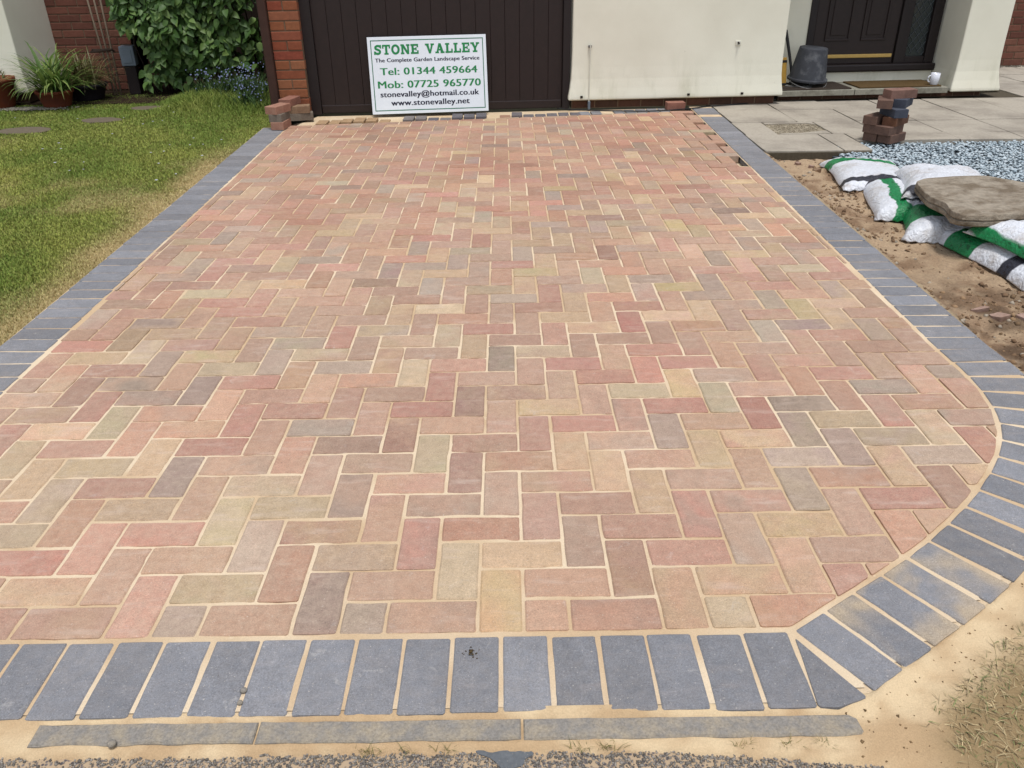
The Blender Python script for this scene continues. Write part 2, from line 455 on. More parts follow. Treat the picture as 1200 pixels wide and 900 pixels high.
def ccw(p):
    s = sum(p[i][0] * p[(i + 1) % len(p)][1] - p[(i + 1) % len(p)][0] * p[i][1] for i in range(len(p)))
    return p if s > 0 else p[::-1]
def worn_outline(p, j):
    """knock the corners off and waver the long edges a little"""
    o = []
    n = len(p)
    for i in range(n):
        a, b, c = p[i - 1], p[i], p[(i + 1) % n]
        for (q, s) in ((a, 1), (c, -1)):
            l = math.hypot(q[0] - b[0], q[1] - b[1])
            r = min(random.uniform(0.0022, 0.0048), l * 0.3)
            o.append((b[0] + (q[0] - b[0]) / l * r, b[1] + (q[1] - b[1]) / l * r))
        l = math.hypot(c[0] - b[0], c[1] - b[1])
        if l > 0.07:
            for tt in ((0.5,) if l < 0.13 else (0.33, 0.66)):
                t = tt + random.uniform(-.1, .1)
                nx, ny = -(c[1] - b[1]) / l, (c[0] - b[0]) / l
                e = random.gauss(0, j)
                o.append((b[0] + t * (c[0] - b[0]) + nx * e, b[1] + t * (c[1] - b[1]) + ny * e))
    return o
def block_geo(poly, top=0.0, depth=0.045, ch=0.0035, tilt=0.0, jit=0.0007):
    """closed paver: walls, chamfer ring, top face. returns verts, faces"""
    poly = ccw(poly)
    for i in range(len(poly)):
        a, b, c = (Vector(poly[i - 1]), Vector(poly[i]), Vector(poly[(i + 1) % len(poly)]))
        if (a - b).angle(c - b) < R(58) or min((a - b).length, (c - b).length) < .018: ch = min(ch, .0012)
    p = worn_outline(poly, jit)
    q = inset(p, ch)
    n = len(p)
    cx = sum(a[0] for a in p) / n; cy = sum(a[1] for a in p) / n
    ta, tb = random.gauss(0, tilt), random.gauss(0, tilt)
    z = lambda a: top + ta * (a[0] - cx) + tb * (a[1] - cy)
    v = [(a[0], a[1], top - depth) for a in p] + [(a[0], a[1], z(a) - ch * 0.8) for a in p] + [(a[0], a[1], z(a)) for a in q]
    f = [tuple(range(n - 1, -1, -1))]
    for i in range(n):
        k = (i + 1) % n
        f.append((i, k, n + k, n + i)); f.append((n + i, n + k, 2 * n + k, 2 * n + i))
    f.append(tuple(range(2 * n, 3 * n)))
    return v, f
def set_block_attr(me, ca, cb, rn):
    n = len(me.vertices)
    for an, c in (("ca", ca), ("cb", cb)):
        a = me.attributes.new(an, 'FLOAT_COLOR', 'POINT'); a.data.foreach_set("color", np.tile(np.array([*c, 1], np.float32), n))
    a = me.attributes.new("rn", 'FLOAT', 'POINT'); a.data.foreach_set("value", np.full(n, rn, np.float32))
PK = 0.74
HUES = [((186, 128, 112), 5), ((196, 148, 122), 6), ((200, 166, 128), 5), ((192, 172, 138), 3), ((172, 152, 138), 4), ((180, 112, 102), 4),
        ((168, 122, 106), 4), ((158, 134, 124), 3), ((206, 176, 122), 2), ((150, 128, 122), 1.5), ((176, 136, 118), 5), ((196, 134, 108), 3)]
FARH = [((182, 118, 96), 6), ((188, 128, 102), 6), ((176, 112, 94), 5), ((190, 140, 108), 4), ((160, 118, 100), 2), ((146, 118, 108), 1), ((186, 150, 112), 1.5)]
def mute(tab, k, c0):
    return [(tuple(k * c0[i] + (1 - k) * c[i] for i in range(3)), w) for c, w in tab]
HUES = mute(HUES, 0.42, (195, 168, 143)); FARH = mute(FARH, 0.42, (190, 160, 138))
def hue(tab):
    t = random.uniform(0, sum(w for _, w in tab))
    for c, w in tab:
        t -= w
        if t <= 0: break
    j = random.gauss(1.0, 0.05)
    return tuple(min(255, v * j) for v in c)
def block_cols(y):
    far = min(1, max(0, (y - 2.2) / 2.6))
    a = hue(FARH if random.random() < far * 0.8 else HUES)
    b = hue(FARH if random.random() < far * 0.8 else HUES) if random.random() < 0.55 else tuple(v * random.uniform(.92, 1.06) for v in a)
    mixb = tuple(0.45 * x + 0.55 * y_ for x, y_ in zip(a, b))
    return lin(a, PK), lin(mixb, PK)
def blue_cols():
    g = random.gauss(1.0, 0.035)
    a = (143 * g, 145 * g, 151 * g); k = random.uniform(.93, 1.07)
    b = (144 * g * k, 146 * g * k, 152 * g * k)
    return lin(a, 0.66), lin(b, 0.66)

# ------------------------------------------------------------------ ground sheets
ground_me = mesh("ground", [(-150, -150, -0.12), (150, -150, -0.12), (150, 150, -0.12), (-150, 150, -0.12)], [(0, 1, 2, 3)],
                 mk_simple("rough_ground", lin((120, 116, 84), .5), 1.0, 0.1, 0.3, 6, 0.3, 0.02))
tag(link("ground", ground_me), "rough ground stretching away around the plots", "ground", kind="structure")

# outer outline of the right border, offset from the inner path
def path_samples(pts, step=None):
    L = [0]
    for i in range(1, len(pts)): L.append(L[-1] + math.dist(pts[i - 1], pts[i]))
    return L
PL = path_samples(INNER)
def path_at(s):
    for i in range(1, len(INNER)):
        if s <= PL[i] or i == len(INNER) - 1:
            t = (s - PL[i - 1]) / (PL[i] - PL[i - 1]); a, b = INNER[i - 1], INNER[i]
            return (a[0] + t * (b[0] - a[0]), a[1] + t * (b[1] - a[1]))
def path_dir(s, e=0.09):
    a = path_at(max(0, s - e)); b = path_at(min(PL[-1], s + e)); l = math.dist(a, b)
    return ((b[0] - a[0]) / l, (b[1] - a[1]) / l)
def path_out(s, w):
    p = path_at(s); d = path_dir(s)
    return (p[0] - d[1] * w, p[1] + d[0] * w)           # outward = right of the field
# going from the house to the road the field is on the right hand side: outward is to the left
FRX, FRX0 = 0.672, -2.0
def outer(k=0.208):
    return [path_out(s, k) for s in np.linspace(0, PL[-1], 46)]
OUT = outer()
YF0, YF1 = -0.214, -0.010

# bed of sand: deep bed plus joint-level sand
def ngon(bm, pts, z):
    vs = [bm.verts.new((a, b, z)) for a, b in pts]
    from mathutils.geometry import tessellate_polygon
    for t in tessellate_polygon([[Vector((a, b, 0)) for a, b in pts]]):
        bm.faces.new([vs[i] for i in t])
bm = bmesh.new()
deep = [(-2.0, YF0), (0.70, YF0)] + OUT[::-1] + [(1.79, 6.60), (-1.62, 6.335), (-1.78, 6.2), (-1.97, 5.78), (-1.885, 1.0)]
ngon(bm, deep, -0.052)
field = [(-2.0, 0.0), (0.690, -0.006)] + INNER[::-1][1:-1]
field += [(xr(4.2), 4.2), (xr(4.2) - 0.13, 4.22), (xr(4.6) - 0.15, 4.6), (xr(5.4) - 0.15, 5.4), (xr(6.0) - 0.15, 6.0), (xr(6.2) - 0.15, yback(1.62)), (-1.77, yback(-1.77))]
field += [(xl(0.9) + 0.001, 0.9), (-2.0, 0.88)]
jf = [ngon(bm, field, -0.0062)]
OUTJ = outer(0.205)
front = [(-2.0, YF0 + 0.004), (0.69, YF0 + 0.004)] + [OUTJ[-1]] + [(0.690, -0.006), (-2.0, 0.0)]
jf.append(ngon(bm, front, -0.0062))
jf.append(ngon(bm, INNER + OUTJ[::-1], -0.0060))
jf.append(ngon(bm, [(xl(0.9) - 0.212, 0.9), (xl(0.9), 0.9), (xl(5.78), 5.78), (xl(5.78) - 0.212, 5.78)], -0.0058))
ngon(bm, [(-1.74, yback(-1.74) + .006), (1.5, yback(1.5) + .006), (1.5, 6.34 + .06 * 3.1 - .03), (-1.62, 6.325)], -0.016)
bm.normal_update()
for f in bm.faces:
    if f.normal.z < 0: f.normal_flip()
dme = bpy.data.meshes.new("driveway"); bm.to_mesh(dme); bm.free(); dme.materials.append(M['sand'])
drive = tag(link("driveway", dme), "newly laid herringbone block paved driveway with charcoal border", "driveway", kind="structure")

def piece(name, v, f, mat, parent, ca, cb):
    cx = sum(a[0] for a in v) / len(v); cy = sum(a[1] for a in v) / len(v); cz = min(a[2] for a in v)
    me = mesh(name, [(a[0] - cx, a[1] - cy, a[2] - cz) for a in v], f, mat)
    set_block_attr(me, ca, cb, random.random())
    return link(name, me, parent, (cx, cy, cz))

# ------------------------------------------------------------------ herringbone field
JO = 0.0041
curve_hp = []
for i in range(1, len(INNER) - 1):
    a, b = INNER[i], INNER[i + 1]
    l = math.dist(a, b); d = ((b[0] - a[0]) / l, (b[1] - a[1]) / l)
    nrm = (-d[1], d[0])
    curve_hp.append((nrm, nrm[0] * a[0] + nrm[1] * a[1] - 0.005))
rl = math.hypot(1, 0.0205)
left_hp = ((-1 / rl, -0.0205 / rl), (1.662 - 0.0205) / rl - 0.004)
rs = (1.79 - 1.664) / 5.14; rr_ = math.hypot(1, rs)
right_hp = ((1 / rr_, -rs / rr_), (1.664 - rs * 1.36) / rr_ - 0.005)
bl = math.hypot(1, 0.125)
back_hp = ((-0.125 / bl, 1 / bl), (5.83 + 0.125 * 1.7) / bl - 0.004)
blocks = []
for j in range(-1, 64):
    for c in range(-20, 19):
        k = (c + j) % 4
        if k == 2: r = (c * U, (c + 2) * U, j * U, (j + 1) * U)
        elif k == 0: r = (c * U, (c + 1) * U, j * U, (j + 2) * U)
        else: continue
        x0, x1, y0, y1 = r
        if y1 < 0.01 or y0 > yback(x0) + 0.05: continue
        yc = (y0 + y1) / 2; xc = (x0 + x1) / 2
        p = [(x0 + JO, y0 + JO), (x1 - JO, y0 + JO), (x1 - JO, y1 - JO), (x0 + JO, y1 - JO)]
        a = random.gauss(0, 0.0022); ox, oy = random.gauss(0, .0007), random.gauss(0, .0007)
        p = [(xc + ox + (q[0] - xc) - a * (q[1] - yc), yc + oy + (q[1] - yc) + a * (q[0] - xc)) for q in p]
        p = hp_clip(p, (0, -1), -0.004)
        if p and yc > 0.95: p = hp_clip(p, *left_hp)
        if p: p = hp_clip(p, *back_hp)
        if p and yc < 1.42:
            for h in curve_hp: p = hp_clip(p, *h) if p else p
        elif p and yc < 4.25: p = hp_clip(p, *right_hp)
        elif p:
            if x1 > xr(yc) - 0.005:                      # not cut in yet: only whole blocks lie here
                if x1 - xr(yc) < 0.03: p = hp_clip(p, *right_hp)
                elif x0 < xr(yc) - 0.13: p = hp_clip(p, (1, 0), x0 + U - JO)
                else: p = []
        if not p: continue
        p = clean(p)
        if len(p) < 3 or area(p) < 0.0009: continue
        if area(p) / max(math.dist(p[i], p[(i + 1) % len(p)]) for i in range(len(p))) < 0.013: continue
        if p and max(math.dist(p[i], p[(i + 1) % len(p)]) for i in range(len(p))) < 0.03: continue
        blocks.append((yc, xc, p))
# the 300 that show largest: nearest to the viewer, inside the view
def in_view(x, y): return abs(x - 0.08) < (math.hypot(y + 1.31, 1.335)) * 0.70 + 0.1
blocks.sort(key=lambda b: (not in_view(b[1], b[0]), b[0]))
rest_v, rest_f, rest_a, rest_b, rest_r = [], [], [], [], []
for i, (yc, xc, p) in enumerate(blocks):
    lift = max(-.0011, min(.0016, random.gauss(0, 0.0007)))
    if 4.1 < yc and xc > xr(yc) - 0.25: lift += 0.004
    v, f = block_geo(p, lift, 0.048, 0.0040, 0.0045, 0.0010)
    ca, cb = block_cols(yc)
    if i < 300:
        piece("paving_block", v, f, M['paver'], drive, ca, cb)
    else:
        n = len(rest_v); rest_v += v; rest_f += [tuple(n + q for q in g) for g in f]
        rest_a += [ca] * len(v); rest_b += [cb] * len(v); rest_r += [random.random()] * len(v)
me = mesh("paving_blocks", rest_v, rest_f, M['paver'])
for an, c in (("ca", rest_a), ("cb", rest_b)):
    a = me.attributes.new(an, 'FLOAT_COLOR', 'POINT'); q = np.ones((len(c), 4), np.float32); q[:, :3] = c; a.data.foreach_set("color", q.ravel())
a = me.attributes.new("rn", 'FLOAT', 'POINT')
rrn = []
_last = None
for x in range(len(rest_r)):
    rrn.append(rest_r[x])
a.data.foreach_set("value", np.array(rrn, np.float32))
tag(link("paving_blocks", me, drive), kind="stuff")

# ------------------------------------------------------------------ charcoal border
def border_block(p, top=0.0, cols=None, depth=0.048, ch=.0034):
    v, f = block_geo(p, top + random.gauss(0, 0.0006), depth, ch, 0.004, 0.0006)
    ca, cb = cols or blue_cols()
    return piece("border_block", v, f, M['border'], drive, ca, cb)
def rect(cx, cy, ux, uy, hl, hw):
    a = random.gauss(0, 0.006); ca, sa = math.cos(a), math.sin(a)
    ux, uy = ux * ca - uy * sa, ux * sa + uy * ca
    nx, ny = -uy, ux
    return [(cx - ux * hl - nx * hw, cy - uy * hl - ny * hw), (cx + ux * hl - nx * hw, cy + uy * hl - ny * hw),
            (cx + ux * hl + nx * hw, cy + uy * hl + ny * hw), (cx - ux * hl + nx * hw, cy - uy * hl + ny * hw)]
k = 0
for k in range(-19, 6):                                   # front row
    x = 0.053 + 0.1055 * k + 0.0525
    border_block(rect(x + random.gauss(0, .001), (YF0 + YF1) / 2 - 0.001 * x + random.gauss(0, .0015), 0, 1, 0.0990, 0.0482))
y = 0.06
while y < 5.72:                                           # along the lawn
    border_block(rect(xl(y) - 0.107 + random.gauss(0, .0012), y, 1, -0.02, 0.0990, 0.0482)); y += 0.1045
s = 0.16
smax = PL[-1]
ss = []
while s < smax - 0.05:
    ss.append(s); s += 0.1042 if s < 5.0 else 0.1058
shift = (smax - 0.056) - ss[-1]
for s in ss:                                              # along the patio and round the corner
    s += shift if s > 4.4 else shift * s / 4.4
    d = path_dir(s); c = path_out(s, 0.108 if s > 4.9 else 0.107)
    ylate = path_at(s)[1]
    if 6.0 < ylate < 6.03: continue
    bcol = None
    if smax - .50 < s < smax - .15:                       # sand still lying on these
        bcol = blue_cols(); bcol = (bcol[0], tuple(.25 * u + .75 * v_ for u, v_ in zip(bcol[1], lin((206, 184, 152), .70))))
    border_block(rect(c[0], c[1], -d[1], d[0], 0.0990, 0.0480), 0.0, bcol)
border_block([(0.694, -0.030), (0.683, -0.212), (0.722, -0.215), (0.788, -0.192)], ch=.0012)    # cut wedge at the corner

# cut pieces waiting along the garage door, some standing proud
x = -1.50; k = 0
proud = {0: .008, 1: .002, 2: .014, 3: .016, 4: .015, 7: .014, 8: .015, 11: .018, 12: .017, 13: .018, 16: .016}
while x < 0.72:
    t = (x + 1.5) / 2.2
    ca = lin((196, 160, 120), .66) if k < 7 and k != 9 else (lin((140, 132, 130), .66) if k in (7, 8, 5, 10) else lin((112, 110, 118), .66))
    if k in (14, 15): ca = lin((186, 140, 114), .66)
    y0 = yback(x) + 0.010; hl = 0.080 + random.uniform(-.01, .01)
    if k not in (6, 14):
        border_block(rect(x, y0 + hl, 0, 1, hl, 0.046), proud.get(k, -0.006), (ca, tuple(v * .9 for v in ca)))
    x += 0.1055; k += 1
x = 0.80
while x < 1.64:
    yy = yback(x) + 0.014
    if not (1.0 < x < 1.06): border_block(rect(x, yy + 0.088, -0.05, 1, 0.086 if x > 1 else 0.075, 0.046), -0.004)
    x += 0.105

# ------------------------------------------------------------------ concrete edging, sand, road
for (x0, x1, lab) in ((-0.861, -0.427, "worn grey concrete edging strip at the sandy left end of the row"),
                      (-0.423, 0.091, "concrete edging strip half buried in sand, the middle one of three"),
                      (0.096, 0.755, "long concrete edging strip with rounded end beside the dry grass")):
    bmx = MB(); pts = []
    n = 16
    fr, bk = [], []
    for i in range(n + 1):
        t = x0 + (x1 - x0) * i / n
        fr.append((t, -0.2640 - 0.008 * (t + .86) / 1.6 + random.gauss(0, .0012)))
        bk.append((t, -0.2165 - 0.008 * (t + .86) / 1.6 + random.gauss(0, .0006)))
    if x1 > 0.5:
        fr = fr[:-1] + [(x1 - 0.006, fr[-1][1] + .002), (x1, fr[-1][1] + .008)]; bk = bk[:-1] + [(x1 - .003, bk[-1][1] - .010), (x1 - .016, bk[-1][1])][::-1]
    p = fr + bk[::-1]
    cx = (x0 + x1) / 2
    q = inset(ccw(p), 0.003)
    p = ccw(p)
    m_ = len(p)
    v = [(a[0] - cx, a[1] + .25, -0.06) for a in p] + [(a[0] - cx, a[1] + .25, -0.0115) for a in p] + [(a[0] - cx, a[1] + .25, -0.008 + random.gauss(0, .0006)) for a in q]
    f = [tuple(range(m_ - 1, -1, -1))]
    for i in range(m_):
        k = (i + 1) % m_; f += [(i, k, m_ + k, m_ + i), (m_ + i, m_ + k, 2 * m_ + k, 2 * m_ + i)]
    f.append(tuple(range(2 * m_, 3 * m_)))
    tag(link("edging_kerb", mesh("edging_kerb", v, f, M['concrete']), None, (cx, -0.25, 0)), lab, "kerb", "concrete edging strips along the road")

def height_sheet(name, xs, ys, zf, cf, mat, keep=None):
    X, Y = np.meshgrid(xs, ys)
    Z = zf(X, Y); V = np.stack([X.ravel(), Y.ravel(), Z.ravel()], 1)
    C = cf(X.ravel(), Y.ravel())
    nx, ny = len(xs), len(ys)
    i = np.arange(nx * ny).reshape(ny, nx)
    F = np.stack([i[:-1, :-1].ravel(), i[:-1, 1:].ravel(), i[1:, 1:].ravel(), i[1:, :-1].ravel()], 1)
    if keep is not None:
        m = keep(X, Y); k = m[:-1, :-1] & m[:-1, 1:] & m[1:, 1:] & m[1:, :-1]
        F = F[k.ravel()]
    return np_mesh(name, V, F, mat, {"gc": C}, True)
def sstep(a, b, x):
    t = np.clip((x - a) / (b - a), 0, 1); return t * t * (3 - 2 * t)
def cmix(a, b, t): return np.asarray(a)[None, :] * (1 - t[:, None]) + np.asarray(b)[None, :] * t[:, None]

# road sheet
rme = mesh("road", [(-30, -12, -0.024), (30, -12, -0.024), (30, -0.25, -0.024), (-30, -0.25, -0.024)], [(0, 1, 2, 3)], M['road'])
tag(link("road", rme), "worn grey tarmac road dusted with sand", "road", kind="structure")
# spilt sand between border and road
def road_edge(x): return -0.262 - 0.026 * fbm(x * 4.2, 3.3) - 0.03 * sstep(0.2, 0.8, x)
def sz(X, Y):
    z = -0.0105 + 0.006 * (fbm(X * 9, Y * 14) - .5) + 0.0045 * (fbm(X * 38, Y * 60) - .5)
    z = z + 0.006 * sstep(0.45, 0.25, np.abs(X - 0.42) ) * sstep(-0.30, -0.24, Y) * (fbm(X * 6, Y * 20 + 4) - 0.35) * 2
    z = np.minimum(z, -0.0052) - 0.0035 * sstep(-.212, -.218, Y) - 0.020 * sstep(0.0, -0.03, Y - road_edge(X) - .012 * (fbm(X * 60, Y * 60, 2) - .5))
    return z + 0.0055 * sstep(-0.228, -0.212, Y)
def sc(x, y):
    t = fbm(x * 4, y * 6); c = cmix(lin((232, 206, 166), .76), lin((208, 176, 136), .72), sstep(.35, .65, t * .6 + .4 * fbm(x * 22, y * 30)))
    return c
sme = height_sheet("sand_spill", np.arange(-1.8, 0.721, 0.008), np.arange(-0.37, -0.196, 0.005), sz, sc, M['ground_sand'])
tag(link("sand_spill", sme), "strip of loose yellow sand spilt between the border and the road", "sand", kind="structure")

# dry verge inside the corner
def out_dist(X, Y):
    """distance outside the right border's outer line"""
    d = np.full(X.shape, 1e9)
    O = OUT + [(0.70, YF0)]
    for i in range(len(O) - 1):
        a, b = np.array(O[i]), np.array(O[i + 1]); ab = b - a
        t = np.clip(((X - a[0]) * ab[0] + (Y - a[1]) * ab[1]) / (ab @ ab), 0, 1)
        dd = np.hypot(X - a[0] - t * ab[0], Y - a[1] - t * ab[1])
        side = ab[0] * (Y - a[1]) - ab[1] * (X - a[0])
        d = np.where(dd < np.abs(d), np.where(side >= 0, dd, -dd), d)
    return d
def vz(X, Y):
    d = out_dist(X, Y)
    z = -0.010 + 0.012 * (fbm(X * 9, Y * 9) - .5) + 0.008 * (fbm(X * 34, Y * 52) - .5) - 0.010 * sstep(0.0, 0.03, d) * sstep(.09, .03, d) * fbm(X * 5, Y * 5)
    z = z + 0.005 * sstep(0.05, 0.0, d)
    z = np.where(d < -0.013, -0.06, z + 0.012 * sstep(0.1, 0.5, d))
    k = sstep(0.72, 0.86, X) ; k = np.maximum(k, sstep(-0.21, -0.16, Y))
    return np.where(d < -.013, z, z * k + sz(X, Y) * (1 - k))
def vc(x, y):
    d = out_dist(x, y); t = np.clip(sstep(0.05, 0.16, d + 0.10 * (fbm(x * 9, y * 9) - .5)), 0, 1)
    c = sc(x, y)
    e = np.array(lin((176, 150, 110), .62)); t = t * sstep(.84, .98, x + .04 * fbm(x * 12, y * 12))
    return c * (1 - t[:, None]) + e[None] * t[:, None]
vme = height_sheet("verge", np.arange(0.70, 4.2, 0.014), np.arange(-0.42, 1.02, 0.012), vz, vc, M['ground_sand'], lambda X, Y: out_dist(X, Y) > -0.02)
tag(link("verge", vme), "sandy verge with dry grass inside the driveway corner", "verge", kind="structure")

# bare earth strip beside the right border
def ez(X, Y):
    d = out_dist(X, Y)
    z = -0.055 + 0.035 * (fbm(X * 5, Y * 5) - .4) + 0.032 * (fbm(X * 17, Y * 17) - .5) + 0.008 * (fbm(X * 50, Y * 50, 2) - .5)
    z = z + (0.040) * sstep(0.09, 0.0, d) - 0.012 * sstep(4.2, 4.5, Y)
    return np.where(d < -0.015, -0.07, z)
def ec(x, y):
    d = out_dist(x, y); n = fbm(x * 6, y * 6)
    c = cmix(lin((202, 174, 142), .68), lin((162, 132, 104), .62), sstep(.38, .68, n))
    t2 = sstep(.56, .70, fbm(x * 13 + 9, y * 13)) * 0.7; c = c * (1 - t2[:, None]) + np.array(lin((208, 180, 146), .66))[None] * t2[:, None]
    t3 = sstep(2.6, 1.5, y) * sstep(.40, .6, fbm(x * 9, y * 9 + 7)) * .8; c = c * (1 - t3[:, None]) + np.array(lin((112, 90, 70), .55))[None] * t3[:, None]
    t4 = sstep(0.075, 0.02, d + 0.05 * (n - .5)); c = c * (1 - t4[:, None]) + np.array(lin((200, 176, 142), .64))[None] * t4[:, None]
    return c
eme = height_sheet("soil_bed", np.arange(1.80, 4.2, 0.016), np.arange(0.98, 4.66, 0.014), ez, ec, M['earth'], lambda X, Y: out_dist(X, Y) > -0.02)
tag(link("soil_bed", eme), "strip of bare brown earth beside the charcoal border", "soil", kind="structure")

# jointing sand brushed into the gaps, unevenly full
def jz(X, Y):
    b = (X < xl(Y)) | (out_dist(X, Y) > -0.206) | (Y < -0.004)
    z = np.minimum(-0.0046 + 0.0050 * (fbm(X * 22, Y * 22, 3) - .5) + 0.0026 * (fbm(X * 3 + 7, Y * 3, 2) - .5) + .0006 * sstep(1.2, 0.0, Y), -0.0026)
    return np.where(b, np.clip(z + .001, -0.0036, -0.0027), z)
def jkeep(X, Y):
    k = (out_dist(X, Y) < -0.012) & (X > xl(Y) - 0.200) & (Y > YF0 + 0.012) & (Y < yback(X) - .02)
    k &= ~((X > xl(Y) - .5) & (X < xl(Y) - .01) & (Y > 5.74))
    return k & ~((Y > 4.17) & (X > xr(Y) - 0.165) & (X < xr(Y) + 0.006))
jme = height_sheet("jointing_sand", np.arange(-2.0, 2.06, 0.011), np.arange(-0.21, 6.42, 0.011), jz, lambda x, y: cmix(lin((240, 218, 186), .78), lin((222, 192, 154), .74), sstep(.3, .7, fbm(x * 4, y * 4))), M['ground_sand'], jkeep)
tag(link("jointing_sand", jme, drive), kind="stuff")

# lawn
def lawn_dry(x, y):
    e = xl(y) - 0.21 - x                                    # distance from the border
    return np.clip(sstep(0.36, 0.02, e + 0.30 * (fbm(x * 3, y * 3) - .45)) * .9 * sstep(5.6, 4.2, y + 0.0 * x) + 0.50 * sstep(.50, .74, fbm(x * 1.7 + 3, y * 1.1)) * sstep(6.0, 4.5, y), 0, 1)
def lc(x, y):
    d = lawn_dry(x, y)
    return cmix(lin((124, 122, 58), .5), lin((200, 174, 122), .58), d)
lme = height_sheet("lawn", np.arange(-9.0, -1.82, 0.06), np.arange(-0.25, 7.95, 0.06),
                   lambda X, Y: -0.016 + 0.02 * (fbm(X * 1.5, Y * 1.5) - .5), lc, M['lawn'])
tag(link("lawn", lme), "mown lawn of green and straw yellow patches left of the driveway", "lawn", kind="structure")

def blades(name, x, y, z, h, w, lean, col, mat=None):
    n = len(x)
    a = RNG.random(n) * 2 * np.pi; b = RNG.random(n) * 2 * np.pi
    ux, uy = np.cos(a) * w / 2, np.sin(a) * w / 2
    lx, ly = np.cos(b) * lean * h, np.sin(b) * lean * h
    hz = h * np.sqrt(np.clip(1 - (lean * .8) ** 2, 0.08, 1))
    V = np.empty((n, 5, 3), np.float32)
    V[:, 0] = np.stack([x - ux, y - uy, z], 1); V[:, 1] = np.stack([x + ux, y + uy, z], 1)
    mx, my, mz = x + lx * .35, y + ly * .35, z + hz * .62
    V[:, 2] = np.stack([mx + ux * .8, my + uy * .8, mz], 1); V[:, 3] = np.stack([mx - ux * .8, my - uy * .8, mz], 1)
    V[:, 4] = np.stack([x + lx, y + ly, z + hz], 1)
    i = np.arange(n)[:, None] * 5
    F = np.concatenate([i + np.array([[0, 1, 2]]), i + np.array([[0, 2, 3]]), i + np.array([[3, 2, 4]])], 0)
    C = np.repeat(col, 5, axis=0)
    return np_mesh(name, V.reshape(-1, 3), F, mat or M['blade'], {"gc": C})
N = 420000
gx = np.empty(0); gy = np.empty(0)
yy = 0.9 + 6.9 * RNG.random(N) ** 1.25
wmax = 0.55 + 0.62 * (yy - 0.9)
xx = xl(yy) - 0.212 - RNG.random(N) * np.minimum(wmax + 0.5, 4.6)
dry = lawn_dry(xx, yy)
keep = RNG.random(N) > dry * 0.62
# bare ground where the stepping stones and pots sit
STONES = [(-4.02, 5.83, .26), (-3.55, 6.26, .20), (-3.36, 6.86, .19)]
for (sx, sy, sr) in STONES: keep &= np.hypot((xx - sx) / 1.0, (yy - sy) / .62) > sr * 0.85
xx, yy, dry = xx[keep], yy[keep], dry[keep]
n = len(xx)
patch = fbm(xx * 2.1 + 8, yy * 2.1)
rnd = RNG.random(n)
g1, g2, g3 = np.array((0.150, 0.225, 0.038)), np.array((0.400, 0.390, 0.090)), np.array((0.50, 0.39, 0.20))
t = np.clip(0.15 + 1.1 * (patch - .3) + 0.5 * (rnd - .5) - 0.30 * sstep(5.0, 7.0, yy), 0, 1)[:, None]
colr = g1 * (1 - t) + g2 * t
t = np.clip(dry * 0.95 + 0.35 * (RNG.random(n) - .5) + 0.10 * (patch - .4), 0, 1)[:, None]
colr = colr * (1 - t) + g3 * t
colr *= (0.75 + 0.5 * RNG.random((n, 1)))
tall = sstep(6.35, 7.0, yy) * sstep(-3.45, -2.9, xx) * 1.0
hh = (0.008 + 0.011 * RNG.random(n)) * (1 - 0.25 * dry) + tall * (0.03 + 0.12 * RNG.random(n))
zz = -0.016 + 0.02 * (fbm(xx * 1.5, yy * 1.5) - .5)
gme = blades("lawn_grass", xx, yy, zz, hh, 0.0018 + 0.0016 * RNG.random(n) + 0.0005 * yy, 0.35 + 0.55 * RNG.random(n), colr)
tag(link("lawn_grass", gme), "short mown grass blades, green with yellowed patches", "grass", kind="stuff")
# lawn daisies: tiny specks of white
n = 46
dx = -2.1 - RNG.random(n) * 2.6; dy = 3.2 + RNG.random(n) * 3.6
mbx = MB()
for i in range(n):
    r = random.uniform(.006, .011); a = random.random()
    mbx.add([(dx[i] + r * math.cos(a + q * 1.047), dy[i] + r * math.sin(a + q * 1.047), 0.024) for q in range(6)] + [(dx[i], dy[i], 0.018)], [tuple(range(6))] + [(q, (q + 1) % 6, 6) for q in range(6)])
tag(mbx.build("daisies", M['mug']), "white daisy specks scattered through the lawn", "flowers", kind="stuff")

# dry straw on the verge
n = 38000
vx = 0.93 - .05 * RNG.random(n) ** 3 + RNG.random(n) * 1.45; vy = -0.42 + RNG.random(n) * 1.3
od = out_dist(vx, vy)
edge = 0.075 + 0.09 * (fbm(vx * 7, vy * 7) - .5)
keep = (od > edge) | ((od > 0.07) & (RNG.random(n) < 0.035))
keep &= RNG.random(n) < 0.30 + 0.7 * sstep(.25, .55, fbm(vx * 12, vy * 12))
vx, vy, od = vx[keep], vy[keep], od[keep]
n = len(vx); rnd = RNG.random(n)
cc = np.where(rnd[:, None] < .45, np.array([(0.46, 0.36, 0.20)]), np.where(rnd[:, None] < .8, np.array([(0.29, 0.22, 0.12)]), np.array([(0.19, 0.20, 0.08)])))
cc = cc * (0.6 + 0.7 * RNG.random((n, 1)))
zz = vz(vx, vy) - 0.003
dme2 = blades("dry_grass", vx, vy, zz, 0.010 + 0.022 * RNG.random(n), 0.0014 + 0.0022 * RNG.random(n), 0.98 + 0.32 * RNG.random(n), cc)
tag(link("dry_grass", dme2), "tangle of dry straw coloured grass on the sandy corner", "grass", kind="stuff")
